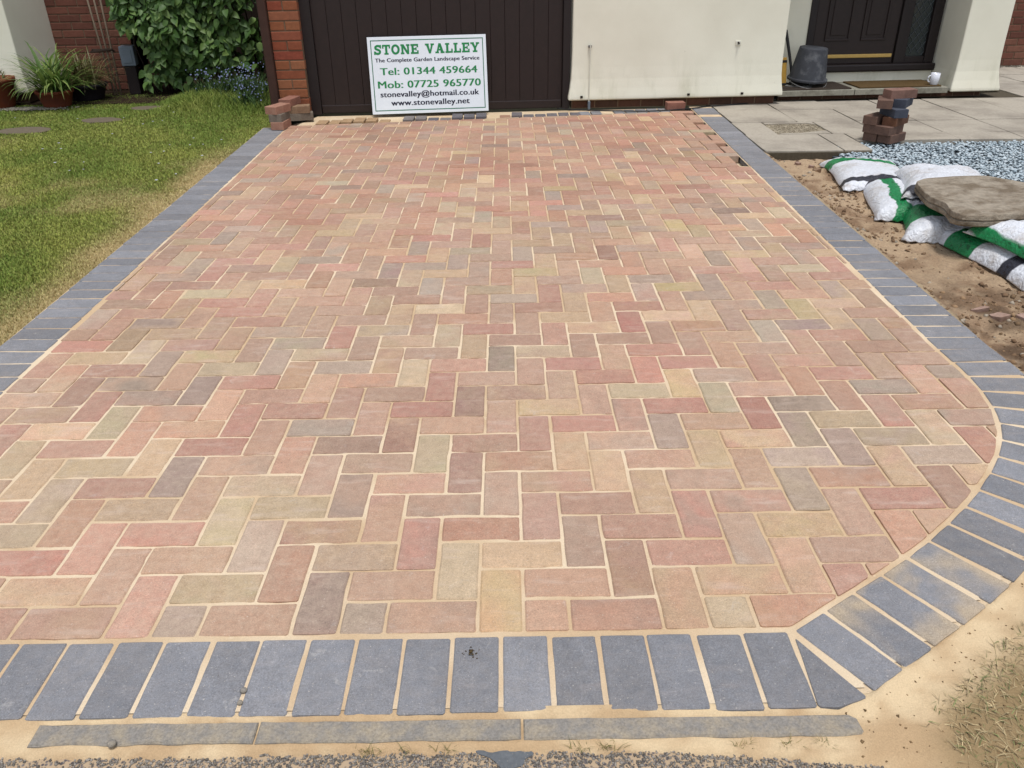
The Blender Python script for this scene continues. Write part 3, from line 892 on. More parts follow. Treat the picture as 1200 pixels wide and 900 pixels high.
# grass sprigs rooted in the sand by the kerb
bx, by, bc = [], [], []
for (tx, ty, q) in ((-0.20, -.288, 26), (-0.13, -.286, 14), (-0.06, -.287, 22), (0.20, -.288, 18), (0.26, -.285, 30), (0.52, -.29, 22), (0.60, -.287, 24), (0.68, -.288, 20), (-1.0, -.29, 30)):
    for i in range(q): bx.append(tx + random.gauss(0, .012)); by.append(ty + random.gauss(0, .004)); bc.append((.25, .20, .08) if random.random() < .6 else (.12, .13, .04))
bx, by, bc = np.array(bx), np.array(by), np.array(bc); n = len(bx)
tag(link("kerb_sprigs", blades("kerb_sprigs", bx, by, np.full(n, -0.018), 0.008 + .018 * RNG.random(n), np.full(n, .0014), .6 + .6 * RNG.random(n), bc)),
    "small tufts of wilted grass along the concrete edging", "grass", kind="stuff")

# ------------------------------------------------------------------ scattered stones as stuff
def rocks(name, pos, rad, col, mat, flat=0.6, seed=3):
    """irregular octahedron-like chips, 8 triangles each"""
    n = len(pos); rg = np.random.default_rng(seed)
    base = np.array([(1, 0, 0), (0, 1, 0), (-1, 0, 0), (0, -1, 0), (0, 0, 1), (0, 0, -1)], float)
    V = np.repeat(base[None], n, 0) * (0.65 + 0.6 * rg.random((n, 6, 1)))
    V = V + 0.35 * (rg.random((n, 6, 3)) - .5)
    V[:, :, 2] *= flat
    a = rg.random(n) * 2 * np.pi; ca, sa = np.cos(a)[:, None], np.sin(a)[:, None]
    x = V[:, :, 0] * ca - V[:, :, 1] * sa; y = V[:, :, 0] * sa + V[:, :, 1] * ca
    tx = (rg.random((n, 1)) - .5) * 1.1
    z = V[:, :, 2] + tx * x
    V = np.stack([x, y, z], 2) * np.asarray(rad)[:, None, None] + pos[:, None, :]
    T = np.array([(0, 1, 4), (1, 2, 4), (2, 3, 4), (3, 0, 4), (1, 0, 5), (2, 1, 5), (3, 2, 5), (0, 3, 5)])
    F = (np.arange(n)[:, None, None] * 6 + T[None]).reshape(-1, 3)
    return np_mesh(name, V.reshape(-1, 3), F, mat, {"gc": np.repeat(col, 6, 0)})
# tarmac aggregate standing out of the sand
n = 26000
rx = -1.7 + 3.2 * RNG.random(n); ry = -0.44 + 0.19 * RNG.random(n) ** 1.0
k = ry < road_edge(rx) + 0.012 * (RNG.random(n) - .3)
k &= RNG.random(n) < 0.25 + 0.9 * sstep(.33, .55, fbm(rx * 5, ry * 8))
rx, ry = rx[k], ry[k]; n = len(rx)
cc = np.array(lin((160, 152, 142), .62))[None] * (0.45 + 0.95 * RNG.random((n, 1)))
tag(link("road_chippings", rocks("road_chippings", np.stack([rx, ry, np.full(n, -0.0235)], 1), 0.0018 + 0.0027 * RNG.random(n), cc, M['grit'], .7)),
    "dark chippings of the tarmac showing through sand", "chippings", kind="stuff")
# grit and clods over the earth strip
n = 7500
rx = 1.9 + 0.95 * RNG.random(n); ry = 1.0 + 3.6 * RNG.random(n)
k = (out_dist(rx, ry) > 0.02) & (RNG.random(n) < .15 + sstep(.45, .65, fbm(rx * 5, ry * 5)) + .5 * sstep(2.2, 1.4, ry))
rx, ry = rx[k], ry[k]; n = len(rx)
r2 = RNG.random(n)[:, None]
cc = np.where(r2 < .5, np.array([lin((140, 112, 86), .58)]), np.where(r2 < .85, np.array([lin((164, 134, 102), .6)]), np.array([lin((190, 176, 156), .6)]))) * (.7 + .6 * RNG.random((n, 1)))
tag(link("earth_clods", rocks("earth_clods", np.stack([rx, ry, ez(rx, ry)], 1), 0.003 + 0.016 * RNG.random(n) ** 4, cc, M['grit'], .7, 5)),
    "small clods and grit scattered over the bare earth", "soil", kind="stuff")
# bits of grit and straw on the sand at the corner
n = 520
rx = 0.72 + 0.8 * RNG.random(n); ry = -0.40 + 0.7 * RNG.random(n); od = out_dist(rx, ry); k = (od > 0.01) & (od < .45); rx, ry = rx[k], ry[k]; n = len(rx)
tag(link("sand_grit", rocks("sand_grit", np.stack([rx, ry, vz(rx, ry)], 1), 0.0015 + 0.003 * RNG.random(n) ** 2, np.array(lin((156, 128, 92), .55))[None] * (.6 + .8 * RNG.random((n, 1))), M['grit'], .7, 8)),
    "specks of grit lying on the sand by the dry grass", "grit", kind="stuff")
# slate chippings bed
sbed = MB().box(2.45, 5.4, 2.24, 4.94, -0.12, -0.038).build("gravel_bed", mk_simple("gravel_base", lin((96, 104, 110), .5), .95, .1, .3, 60, .5))
tag(sbed, "bed under the blue grey slate chippings", "gravel", kind="structure")
n = 26000
rx = 2.5 + 2.9 * RNG.random(n); ry = 2.2 + 2.72 * RNG.random(n)
k = (rx - 2.5) > 0.0; rx, ry = rx[k], ry[k]; n = len(rx)
rz = -0.036 + 0.022 * RNG.random(n) + 0.02 * (fbm(rx * 3, ry * 3) - .5)
b_ = RNG.random((n, 1)); cc = (np.array(lin((166, 182, 190), .78))[None] * (1 - b_) + np.array(lin((216, 226, 230), .80))[None] * b_) * (.85 + .25 * RNG.random((n, 1)))
tag(link("slate_chippings", rocks("slate_chippings", np.stack([rx, ry, rz], 1), 0.009 + 0.011 * RNG.random(n), cc, M['chips'], .42, 6)),
    "blue grey slate chippings in front of the patio", "gravel", kind="stuff")

# ------------------------------------------------------------------ patio
pb = MB().prism([(1.972, 4.60), (2.74, 4.60), (2.74, 4.95), (7.6, 4.95), (7.6, 9.4), (5.02, 9.4), (5.02, 7.1), (2.012, 6.75), (2.008, 6.4)], -0.075, -0.011)
patio = pb.build("patio", mk_simple("patio_bed", lin((112, 102, 86), .5), .95, .1, .25, 50, .5, .006))
tag(patio, "buff concrete slab patio in front of the front door", "patio", kind="structure")
XS = [2.04, 2.54, 3.035, 3.54, 4.045, 4.55, 5.06, 5.57, 6.08, 6.6, 7.1]
YS = [4.62, 5.20, 5.69, 6.25, 6.72]
HOLE = [(2.25, 5.60), (2.40, 5.61), (2.62, 5.63), (2.655, 5.50), (2.60, 5.34), (2.42, 5.235), (2.24, 5.25)]
def slab(x0, x1, y0, y1, z=0.0):
    g = 0.005
    poly = [(x0 + g, y0 + g), (x1 - g, y0 + g), (x1 - g, y1 - g), (x0 + g, y1 - g)]
    v, f = block_geo(poly, z + random.gauss(0, .0015), 0.055, .003, .0015, .001)
    cx, cy = (x0 + x1) / 2, (y0 + y1) / 2
    return link("paving_slab", mesh("paving_slab", [(a[0] - cx, a[1] - cy, a[2]) for a in v], f, M['slab']), patio, (cx, cy, 0))
for r in range(4):
    for c in range(len(XS) - 1):
        y0, y1 = YS[r], YS[r + 1]
        if r == 0 and c >= 2: y0 = 4.93
        if r == 0 and c == 1: slab(XS[c], 2.75, y0, y1); slab(2.75, XS[c + 1], 4.93, y1); continue
        if r == 1 and c == 0:                              # broken slab: only its front-left part is left
            slab(1.977, 2.235, y0, y1); continue
        if r == 1 and c == 1: slab(2.665, XS[2], y0, y1); continue
        x0 = XS[c]
        if c == 0: x0 = 1.965 + .012 * r
        slab(x0, XS[c + 1], y0, y1)
for yy0 in np.arange(6.72, 9.2, 0.49):
    for xx0 in (5.06, 5.57, 6.08, 6.6, 7.1):
        slab(xx0, xx0 + .505, yy0, yy0 + .49)
# rough screed in the place of the missing slab
n = 900
rx = 2.24 + .42 * RNG.random(n); ry = 5.21 + .47 * RNG.random(n)
cc = cmix(lin((186, 172, 148), .6), lin((146, 134, 112), .55), RNG.random(n))
scr = MB().box(2.237, 2.663, 5.205, 5.685, -0.03, -0.010).build("screed", mk_simple("screed", lin((190, 178, 156), .62), .97, .1, .2, 40, .7, .01, False, lin((160, 148, 126), .56), 9.0), patio)
tag(link("rubble", rocks("rubble", np.stack([rx, ry, np.full(n, -.010)], 1), .003 + .011 * RNG.random(n) ** 2, cc, M['grit'], .6, 12), patio), kind="stuff")
lp = [(2.245, 5.225), (2.40, 5.215), (2.655, 5.215), (2.655, 5.33), (2.56, 5.30), (2.42, 5.245), (2.30, 5.25)]
v, f = block_geo(lp, -0.001, .03, .003); link("paving_slab", mesh("paving_slab", v, f, M['slab']), patio)
lp = [(2.245, 5.62), (2.60, 5.645), (2.655, 5.58), (2.655, 5.68), (2.245, 5.68)]
v, f = block_geo(lp, -0.001, .03, .003); link("paving_slab", mesh("paving_slab", v, f, M['slab']), patio)

# ------------------------------------------------------------------ the house
HA = math.atan(0.06)
house = empty("house", (-1.6, 6.34, 0), HA)
tag(house, "cream rendered house with brick pier, brown garage door and front door", "house")
def hbox(name, x0, x1, y0, y1, z0, z1, mat, parent=house, bev=0.0):
    cx, cy = (x0 + x1) / 2, (y0 + y1) / 2
    o = MB().box(x0 - cx, x1 - cx, y0 - cy, y1 - cy, 0, z1 - z0).build(name, mat, parent, (cx, cy, z0))
    if bev: bevel(o, bev)
    return o
_bc = {}
def brick_mesh(l, d, h, mat):
    k = (round(l, 3), round(d, 3), round(h, 3), mat.name)
    if k not in _bc:
        c = .004
        v = []
        for (a, y, zc) in ((0, d, 0), (0, c, 0), (c, 0, c)):
            v += [(-l / 2 + a, y, zc), (l / 2 - a, y, zc), (l / 2 - a, y, h - zc), (-l / 2 + a, y, h - zc)]
        f = [(0, 3, 2, 1), (8, 9, 10, 11)]
        for q in (0, 4):
            for i in range(4): f.append((q + i, q + (i + 1) % 4, q + 4 + (i + 1) % 4, q + 4 + i))
        me = mesh("brick", v, f, mat)
        b2 = bmesh.new(); b2.from_mesh(me); bmesh.ops.recalc_face_normals(b2, faces=b2.faces); b2.to_mesh(me); b2.free()
        _bc[k] = me
    return _bc[k]
def brick_wall(parent, length, z0, z1, mat, L=.215, H=.065, J=.010, D=.1, pier=False, start=0.0):
    """bricks on local x 0..length, face at y=0 of the parent"""
    z = z0; r = 0
    while z < z1:
        xs = []
        if pier:
            xs = [(0, length)] if r % 2 == 0 else [(0, length / 2 - J / 2), (length / 2 + J / 2, length)]
        else:
            x = -(L + J) / 2 if r % 2 else 0
            while x < length:
                a, b = max(0, x), min(length, x + L)
                if b - a > .03: xs.append((a, b))
                x += L + J
        for a, b in xs:
            link("brick", brick_mesh(b - a, D, H, mat), parent, ((a + b) / 2 + random.gauss(0, .0008), random.gauss(0, .0012), z), (0, random.gauss(0, .004), 0))
        z += H + J; r += 1
# pier
pier = MB().box(0, .250, .006, .42, 0, 2.6).build("brick_pier", M['mortar'], house, (-.318, -.105, 0))
brick_wall(pier, .250, 0.008, 2.5, M['brick_orange'], H=.0685, pier=True, D=.1)
hbox("downpipe", -.395, -.322, -.15, -.07, .0, 2.6, M['post'], bev=.012)
# side wall of the garage running back past the shrub
hbox("side_wall", -.318, -.07, .32, 4.2, 0, 2.6, M['brick_red'])
hbox("fascia", -.40, 6.6, -.20, .28, 2.6, 2.9, M['frame'])
# garage door
gd = MB().box(-.068, .022, -.02, .06, 0, 2.25).build("garage_door", M['frame'], house, (0, 0, 0))
hbox("door_jamb", 2.212, 2.278, -.02, .06, 0, 2.25, M['frame'], gd, .006)
hbox("bottom_rail", .022, 2.212, .012, .05, .004, .075, M['door'], gd, .006)
hbox("door_head", .022, 2.212, .0, .06, 2.12, 2.25, M['frame'], gd, .006)
nb = 17; bw = (2.212 - .022) / nb
bme = None
for i in range(nb):
    x = .022 + bw * (i + .5)
    if bme is None:
        o = MB().prism([(-bw / 2 + .0004, .003), (-bw / 2 + .0025, 0), (bw / 2 - .0025, 0), (bw / 2 - .0004, .003), (bw / 2, .02), (-bw / 2, .02)], 0, 2.045).build("board", M['door'], gd, (x, .020, .075)); bme = o.data
    else: link("board", bme, gd, (x, .020, .075))
hbox("door_back", .022, 2.212, .042, .05, .076, 2.12, M['frame'], gd)
# rendered wall with a bell-cast foot
def rendered(name, x0, x1, yf, yb, zb, zt, fl, fx0, fx1):
    """box whose lower edge kicks outwards; fl = kick of the front, fx0/fx1 = kick of the ends"""
    prof = [(0, 1.0), (.03, .95), (.10, .55), (.18, .22), (.28, 0.06), (.42, 0.0)]
    lv = [(zb + dz, k) for dz, k in prof] + [(zt, 0.0)]
    mb = MB(); rows = []
    for z, k in lv:
        rows.append([(x0 - fx0 * k, yf - fl * k, z), (x1 + fx1 * k, yf - fl * k, z), (x1 + fx1 * k, yb, z), (x0 - fx0 * k, yb, z)])
    v = [q for r in rows for q in r]; f = [(3, 2, 1, 0)]
    for i in range(len(rows) - 1):
        for q in range(4): f.append((4 * i + q, 4 * i + (q + 1) % 4, 4 * i + 4 + (q + 1) % 4, 4 * i + 4 + q))
    f.append(tuple(4 * (len(rows) - 1) + q for q in range(4)))
    mb.add(v, f)
    o = mb.build(name, M['render'], house)
    bevel(o, .012, 3)
    return o
rendered("wall", 2.292, 4.225, -.055, .55, .078, 2.6, .022, .03, .035)
hbox("recess_wall", 4.1, 4.665, .505, .62, .0, 2.6, M['render'])
rendered("porch_pillar", 5.985, 6.40, .10, .62, .050, 2.6, .035, .03, .045)
hbox("head_wall", 4.226, 5.984, .50, .62, 2.25, 2.6, M['render'])
pl = hbox("plinth", 2.30, 4.20, -.020, .5, 0.0, .082, M['mortar'])
x = 2.305
while x < 4.17:
    link("brick", brick_mesh(min(.205, 4.197 - x), .05, .058, M['plinth']), pl, (x + min(.205, 4.197 - x) / 2 - 3.25, -.264, .006)); x += .215
pl = hbox("plinth", 4.30, 6.30, .135, .5, 0.0, .052, M['mortar'])
x = 4.31
while x < 6.25:
    link("brick", brick_mesh(min(.205, 6.29 - x), .05, .042, M['plinth']), pl, (x + min(.205, 6.29 - x) / 2 - 5.30, -.187, .004)); x += .215
# conduit, clip, bolts on the wall
MB().tube([(0, 0, 0.02), (0, 0, .55)], .0045, 8).build("conduit", M['white_pipe'], house, (2.45, -.080, .0))
hbox("conduit_foot", 2.443, 2.463, -.090, -.040, .0, .070, M['grey_metal'], bev=.004)
hbox("pipe_clip", 2.432, 2.462, -.078, -.056, .525, .545, M['steel'], bev=.003)
MB().tube([(0, 0, 0), (0, -.028, 0), (.0, -.034, -.010)], .008, 8).build("hose_bracket", M['dark_post'], house, (3.79, -.05, .54))
hbox("bracket_plate", 3.765, 3.815, -.062, -.050, .515, .555, M['white_pipe'], bev=.003)
for (bx_, bz_) in ((2.37, .10), (3.36, .10), (3.86, .098)):
    hbox("weep_vent", bx_, bx_ + .022, -.088, -.070, bz_, bz_ + .018, M['dark_post'])
# front door
fd = empty("front_door", (0, .50, 0), 0, house)
def dbox(name, x0, x1, y0, y1, z0, z1, mat, bev=.005, parent=fd):
    return hbox(name, x0, x1, y0, y1, z0, z1, mat, parent, bev)
dbox("threshold", 4.64, 5.965, -.012, .06, .100, .195, M['render'], .004)
dbox("sill", 4.645, 5.975, -.045, .06, .195, .265, M['frame'], .014)
dbox("jamb", 4.648, 4.715, -.008, .07, .265, 2.24, M['frame'])
dbox("mullion", 5.555, 5.665, -.008, .07, .265, 2.24, M['frame'])
dbox("jamb", 5.865, 5.96, -.008, .07, .265, 2.24, M['frame'])
dbox("head", 4.715, 5.865, -.006, .07, 2.14, 2.24, M['frame'])
lf = dbox("door_leaf", 4.722, 5.548, .014, .06, .266, 2.135, M['door'])
def raised(x0, x1, z0, z1, parent):
    cx = (x0 + x1) / 2 - 5.135
    w = (x1 - x0) / 2
    mb = MB()
    for (a, b, c, d) in ((-w, w, z0, z0 + .022), (-w, w, z1 - .022, z1), (-w, -w + .022, z0 + .022, z1 - .022), (w - .022, w, z0 + .022, z1 - .022)):
        mb.box(a, b, -.012, .0, c - .28, d - .28)
    mb.box(-w + .05, w - .05, -.008, .0, z0 + .05 - .28, z1 - .05 - .28)
    o = mb.build("panel_moulding", M['door'], parent, (cx, -.023, 0)); bevel(o, .004); return o
for (a, b) in ((4.83, 5.08), (5.19, 5.44)):
    raised(a, b, .49, 1.05, lf); raised(a, b, 1.2, 2.0, lf)
hbox("weather_bar", -.385, .395, -.038, -.023, .055, .088, M['brass'], lf, .005)
MB().tube([(0, 0, 0), (0, -.05, 0), (.10, -.05, 0)], .009, 8).build("handle", M['brass'], lf, (-.36, -.023, .78))
sw = empty("side_light", (5.765, .03, .265), 0, fd)
gt = NT("dark_glass", .12, .5); gt.base(lin((58, 66, 66), .7)); gt.bump(gt.noise(gt.pos(), 60, 2), .15, .004); M['glass'] = gt.m
hbox("pane", -.098, .098, .0, .012, .06, 1.87, M['glass'], sw, 0)
hbox("rail", -.098, .098, -.03, .012, .0, .06, M['frame'], sw, .004)
mb = MB()
for i in range(-2, 22):                                   # leaded diamonds, clipped to the pane
    for sgn in (1, -1):
        p0 = []
        z = .06 + i * .092
        xs_ = np.linspace(-.098, .098, 9)
        pts = [(x_, -.004 - .0008 * (sgn > 0), z + sgn * x_ * 1.35) for x_ in xs_ if .062 < z + sgn * x_ * 1.35 < 1.868]
        if len(pts) > 1: mb.tube(pts, .0032, 5)
mb.build("lead_strips", M['lead'], sw)
# door step: two slabs and mats
st = empty("door_step", (-1.6 + 5.1, 6.34 + .30, .052), HA)
def to_world(x, y, z=0):
    ca, sa = math.cos(HA), math.sin(HA); return (-1.6 + ca * x - sa * y, 6.34 + sa * x + ca * y, z)
st.location = to_world(5.12, .27, .050)
tag(st, "low concrete door step of two slabs below the front door", "step")
for (a, b) in ((-.86, -.125), (-.118, .79)):
    v, f = block_geo([(a, -.235), (b, -.235), (b, .225), (a, .225)], .05, .05, .005, .001, .001)
    link("step_slab", mesh("step_slab", v, f, M['step']), st)
def mat_obj(name, x0, x1, y0, y1, m, lab):
    mb = MB(); cx, cy = (x0 + x1) / 2, (y0 + y1) / 2
    o = MB().box(x0 - cx, x1 - cx, y0 - cy, y1 - cy, 0, .014).build(name, m, None, to_world(cx, cy, .1), (0, 0, HA)); bevel(o, .004); tag(o, lab, "doormat"); return o
dm = mat_obj("door_mat", 4.30, 4.97, .05, .44, M['mat_dark'], "dark ribbed rubber door mat under the upturned bucket")
for i in range(12):
    hbox("rib", -.31, .31, -.18 + i * .031, -.166 + i * .031, .014, .019, M['mat_dark'], dm)
mat_obj("door_mat", 5.06, 5.86, .075, .45, M['mat_coir'], "brown coir door mat beside the white mug")

# white mug
mug = MB().lathe([(0, 0), (.030, 0), (.036, .004), (.042, .05), (.043, .105), (.0395, .105), (.038, .05), (.032, .010), (0, .010)], 28).build("mug_body", M['mug'], None, (0, 0, 0), (0, 0, 0), True)
mug.name = "mug"; mug.location = to_world(5.80, .115, .1138); mug.rotation_euler = (0, 0, HA)
tag(mug, "white china mug standing on the brown door mat", "mug")
MB().tube([(-.040 - .030 * math.sin(a), 0, .054 + .030 * math.cos(a)) for a in np.linspace(.15, math.pi - .15, 9)], .0062, 8).build("handle", M['mug'], mug, (0, 0, 0), (0, 0, 0), True)

# upturned bucket, tools
bk = empty("bucket", to_world(4.60, .235, .172), HA)
bk.rotation_euler = (R(3), R(3), HA)
tag(bk, "black rubber builder's bucket standing upside down on the step", "bucket")
MB().lathe([(.176, .004), (.170, .02), (.130, .275), (.126, .285), (0, .285), (0, .278), (.120, .275), (.160, .02), (.164, .004), (.176, .004)], 32).build("bucket_body", M['bucket'], bk, smooth=False).data.shade_smooth()
MB().lathe([(.184, -.008), (.187, .004), (.184, .016), (.170, .016), (.166, -.008), (.184, -.008)], 32).build("rim", M['bucket'], bk).data.shade_smooth()
MB().tube([(.183 * math.cos(a), -.183 * math.sin(a), -.004 - .05 * math.sin(a)) for a in np.linspace(.1, math.pi - .1, 18)], .004, 6).build("handle", M['steel'], bk)
for i, (tx, ty, cc_, lab, ln, rz) in enumerate(((4.56, .23, M['red'], "red handled trowel lying under the upturned bucket", .16, .3), (4.50, .17, M['black'], "black handled float lying under the upturned bucket", .18, -.5), (4.67, .25, M['dark_post'], "dark club hammer lying under the upturned bucket", .15, 1.0))):
    t_ = empty("trowel" if i == 0 else ("plaster_float" if i == 1 else "club_hammer"), to_world(tx, ty, .1195), HA + rz); tag(t_, lab, "hand tool")
    if i < 2:
        o = MB().box(-.12, .12, -.045, .045, 0, .006).build("blade" if i == 0 else "plate", M['steel'], t_); bevel(o, .002)
    else:
        o = MB().box(.06, .13, -.045, .045, 0, .045).build("head", M['steel'], t_); bevel(o, .006)
    MB().tube([(-.09, 0, .026), (-.03, 0, .034), (.03, 0, .034), (.09, 0, .026)], [.012, .016, .016, .012], 8).build("handle", cc_, t_)
    if i < 2:
        MB().tube([(-.06, 0, .004), (-.06, 0, .026)], .005, 6).build("stem", M['steel'], t_)
lv_ = empty("spirit_level", to_world(4.37, .23, .100), HA); lv_.rotation_euler = (R(-9), R(-3), HA)
tag(lv_, "short yellow spirit level propped against the cream wall", "level")
o = MB().box(-.028, .028, -.016, .016, 0, .27).build("level_body", M['yellow'], lv_); bevel(o, .004)
for zc in (.03, .235): bevel(MB().box(-.030, .030, -.018, .018, zc - .012, zc + .012).build("end_cap", M['black'], lv_), .003)
o = MB().tube([(0, 0, 0), (-.010, .10, .20), (-.035, .20, .40), (-.05, .235, .48)], [.012, .013, .015, .017], 8).build("crowbar", M['black'], None, to_world(4.46, .215, .108), (0, 0, HA), True)
tag(o, "black bar leaning into the corner behind the yellow level", "bar")

# cable
pts = [(0.56, 6.405, .012), (.70, 6.345, .010), (.92, 6.285, .009), (1.15, 6.232, .012), (1.37, 6.205, .012), (1.60, 6.245, .012), (1.80, 6.335, .010), (1.95, 6.415, .008), (2.18, 6.50, .008), (2.40, 6.575, .010), (2.60, 6.665, .014), (2.69, 6.735, .045), (2.735, 6.79, .105), (2.80, 6.88, .112)]
def smooth_pts(p, k=5):
    o = []
    for i in range(len(p) - 1):
        a, b, c, d = [Vector(p[max(0, min(len(p) - 1, i + q))]) for q in (-1, 0, 1, 2)]
        for s_ in range(k):
            t = s_ / k
            o.append(.5 * ((2 * b) + (c - a) * t + (2 * a - 5 * b + 4 * c - d) * t * t + (3 * b - a - 3 * c + d) * t ** 3))
    o.append(Vector(p[-1])); return o
c_ = MB().tube(smooth_pts(pts), .0055, 7).build("cable", M['black'], None, (0, 0, 0), (0, 0, 0), True)
tag(c_, "thin black cable trailing along the foot of the cream wall", "cable")

# ------------------------------------------------------------------ sign board
SWD, SHT = 1.040, 0.640
sg = empty("sign_board", to_world(.49, -.148, .012), HA)
lean = math.atan2(.118, .615)
sg.rotation_euler = (-lean, R(-.35), HA + R(1.1))
tag(sg, "white landscaping sign leaning on the brown garage door", "sign")
o = MB().box(0, SWD, 0, .006, 0, SHT).build("panel", M['white_sign'], sg); bevel(o, .0015)
mb = MB(); e, w_ = .026, .0075
for (a, b, c, d) in ((e, SWD - e, e, e + w_), (e, SWD - e, SHT - e - w_, SHT - e), (e, e + w_, e + w_, SHT - e - w_), (SWD - e - w_, SWD - e, e + w_, SHT - e - w_)):
    mb.box(a, b, -.0008, .0, c, d)
mb.build("border_line", M['sign_line'], sg)
def text_line(txt, u0, u1, v0, v1, mat, off=.012, bold=.10):
    """u,v as fractions of the board (v from the top); v1 = baseline, v0 = cap height"""
    cu = bpy.data.curves.new("lettering", 'FONT'); cu.body = txt; cu.size = 1.0; cu.offset = 0.0; cu.resolution_u = 3; cu.space_character = 1.04
    to = bpy.data.objects.new("tmp_text", cu); COL.objects.link(to)
    dg = bpy.context.evaluated_depsgraph_get()
    me = bpy.data.meshes.new_from_object(to.evaluated_get(dg))
    bpy.data.objects.remove(to, do_unlink=True)
    co = np.empty(len(me.vertices) * 3, np.float32); me.vertices.foreach_get("co", co); co = co.reshape(-1, 3)
    x0, x1 = co[:, 0].min(), co[:, 0].max()
    cap = 0.729
    X = (u0 + (co[:, 0] - x0) / (x1 - x0) * (u1 - u0)) * SWD
    Z = (1 - v1) * SHT + co[:, 1] / cap * (v1 - v0) * SHT
    polys = [tuple(p.vertices) for p in me.polygons]
    bpy.data.meshes.remove(me)
    # split into words at the wide gaps
    par = list(range(len(X)))
    def find(i):
        while par[i] != i: par[i] = par[par[i]]; i = par[i]
        return i
    for p in polys:
        for q in p[1:]: par[find(q)] = find(p[0])
    isl = {}
    for i in range(len(X)): isl.setdefault(find(i), []).append(i)
    spans = sorted((min(X[i] for i in g), max(X[i] for i in g), r) for r, g in isl.items())
    gap = (v1 - v0) * SHT * .26
    word = {}; w = 0; end = spans[0][1]
    for a_, b_, r in spans:
        if a_ - end > gap: w += 1
        end = max(end, b_); word[r] = w
    for k in range(w + 1):
        V = []; F = []
        for c, dx_ in enumerate((-.5, .5)):
            idx = {i: len(V) + n_ for n_, i in enumerate(i for i in range(len(X)) if word[find(i)] == k)}
            F += [tuple(idx[i] for i in p) for p in polys if word[find(p[0])] == k]
            V += [(X[i] + dx_ * bold * (v1 - v0) * SHT, -.0010 - .0002 * c, Z[i]) for i in idx]
        link("lettering", mesh("lettering", V, F, mat), sg)
def slab_letters(txt, u0, u1, v0, v1, mat):
    """chunky slab serif capitals drawn stroke by stroke"""
    T, SF = .24, .17                                      # stem, serif thickness
    def Rr(a, b, c, d): return [(a, c), (b, c), (b, d), (a, d)]
    W_ = {'S': .80, 'T': .86, 'O': .92, 'N': .98, 'E': .84, 'V': .98, 'A': 1.0, 'L': .80, 'Y': .96, ' ': .52}
    def ring(cx, cy, rx, ry, ix, iy, n=20):
        o = []
        for i in range(n):
            a, b = 2 * math.pi * i / n, 2 * math.pi * (i + 1) / n
            o.append([(cx + rx * math.cos(a), cy + ry * math.sin(a)), (cx + rx * math.cos(b), cy + ry * math.sin(b)), (cx + ix * math.cos(b), cy + iy * math.sin(b)), (cx + ix * math.cos(a), cy + iy * math.sin(a))])
        return o
    def stroke(pts, w):
        o = []
        for i in range(len(pts) - 1):
            (a, b), (c, d) = pts[i], pts[i + 1]; l = math.hypot(c - a, d - b); nx, ny = -(d - b) / l * w / 2, (c - a) / l * w / 2
            ex, ey = (c - a) / l * .02, (d - b) / l * .02
            o.append([(a - nx - ex, b - ny - ey), (c - nx + ex, d - ny + ey), (c + nx + ex, d + ny + ey), (a + nx - ex, b + ny - ey)])
        return o
    G = {}
    G['T'] = [Rr(.31, .55, 0, 1), Rr(.20, .66, 0, SF), Rr(0, .86, .82, 1), Rr(0, .15, .62, .83), Rr(.71, .86, .62, .83)]
    G['O'] = ring(.46, .5, .46, .52, .22, .30)
    G['N'] = [Rr(.08, .29, 0, 1), Rr(0, .38, 0, SF), Rr(.0, .30, 1 - SF, 1), Rr(.70, .90, 0, 1), Rr(.60, .98, 1 - SF, 1), [(.06, 1), (.34, 1), (.90, 0), (.66, 0)]]
    G['E'] = [Rr(.10, .34, 0, 1), Rr(0, .84, 0, .18), Rr(0, .82, .82, 1), Rr(.3, .62, .42, .58), Rr(.68, .84, .1, .36), Rr(.66, .82, .66, .9), Rr(.52, .64, .33, .67)]
    G['V'] = [[(.08, 1), (.36, 1), (.60, 0), (.40, 0)], [(.70, 1), (.90, 1), (.60, 0), (.42, 0)], Rr(0, .42, 1 - SF, 1), Rr(.60, .98, 1 - SF, 1)]
    G['A'] = [[(.36, 1), (.62, 1), (.94, 0), (.66, 0)], [(.38, 1), (.56, 1), (.30, 0), (.10, 0)], Rr(0, .40, 0, SF), Rr(.56, 1, 0, SF), Rr(.28, .72, .27, .42)]
    G['L'] = [Rr(.10, .34, 0, 1), Rr(0, .46, 1 - SF, 1), Rr(0, .80, 0, .18), Rr(.64, .80, .1, .42)]
    G['Y'] = [Rr(.37, .61, 0, .45), Rr(.24, .74, 0, SF), [(.06, 1), (.34, 1), (.61, .42), (.37, .42)], [(.72, 1), (.92, 1), (.61, .42), (.42, .42)], Rr(0, .40, 1 - SF, 1), Rr(.60, .96, 1 - SF, 1)]
    sp = [(.70, .80), (.55, .89), (.36, .90), (.18, .80), (.16, .66), (.28, .57), (.48, .50), (.64, .40), (.66, .24), (.52, .12), (.34, .10), (.20, .16), (.10, .26)]
    G['S'] = stroke(sp, .225) + [Rr(.66, .80, .64, 1.0), Rr(.0, .13, 0, .36)]
    tot = sum(W_[c] + .10 for c in txt) - .10
    mb = MB(); x = 0; q_ = 0
    for c in txt:
        for p in G.get(c, []):
            q_ += 1
            yv = -.0009 - .00012 * (q_ % 7)
            mb.add([((u0 + (x + a) / tot * (u1 - u0)) * SWD, yv, (1 - v1 + b * (v1 - v0)) * SHT) for a, b in p], [tuple(range(len(p)))])
        x += W_[c] + .10
    me = mesh("lettering", mb.v, mb.f, mat)
    return link("lettering", me, sg)
slab_letters("STONE VALLEY", .052, .942, .100, .226, M['sign_green'])
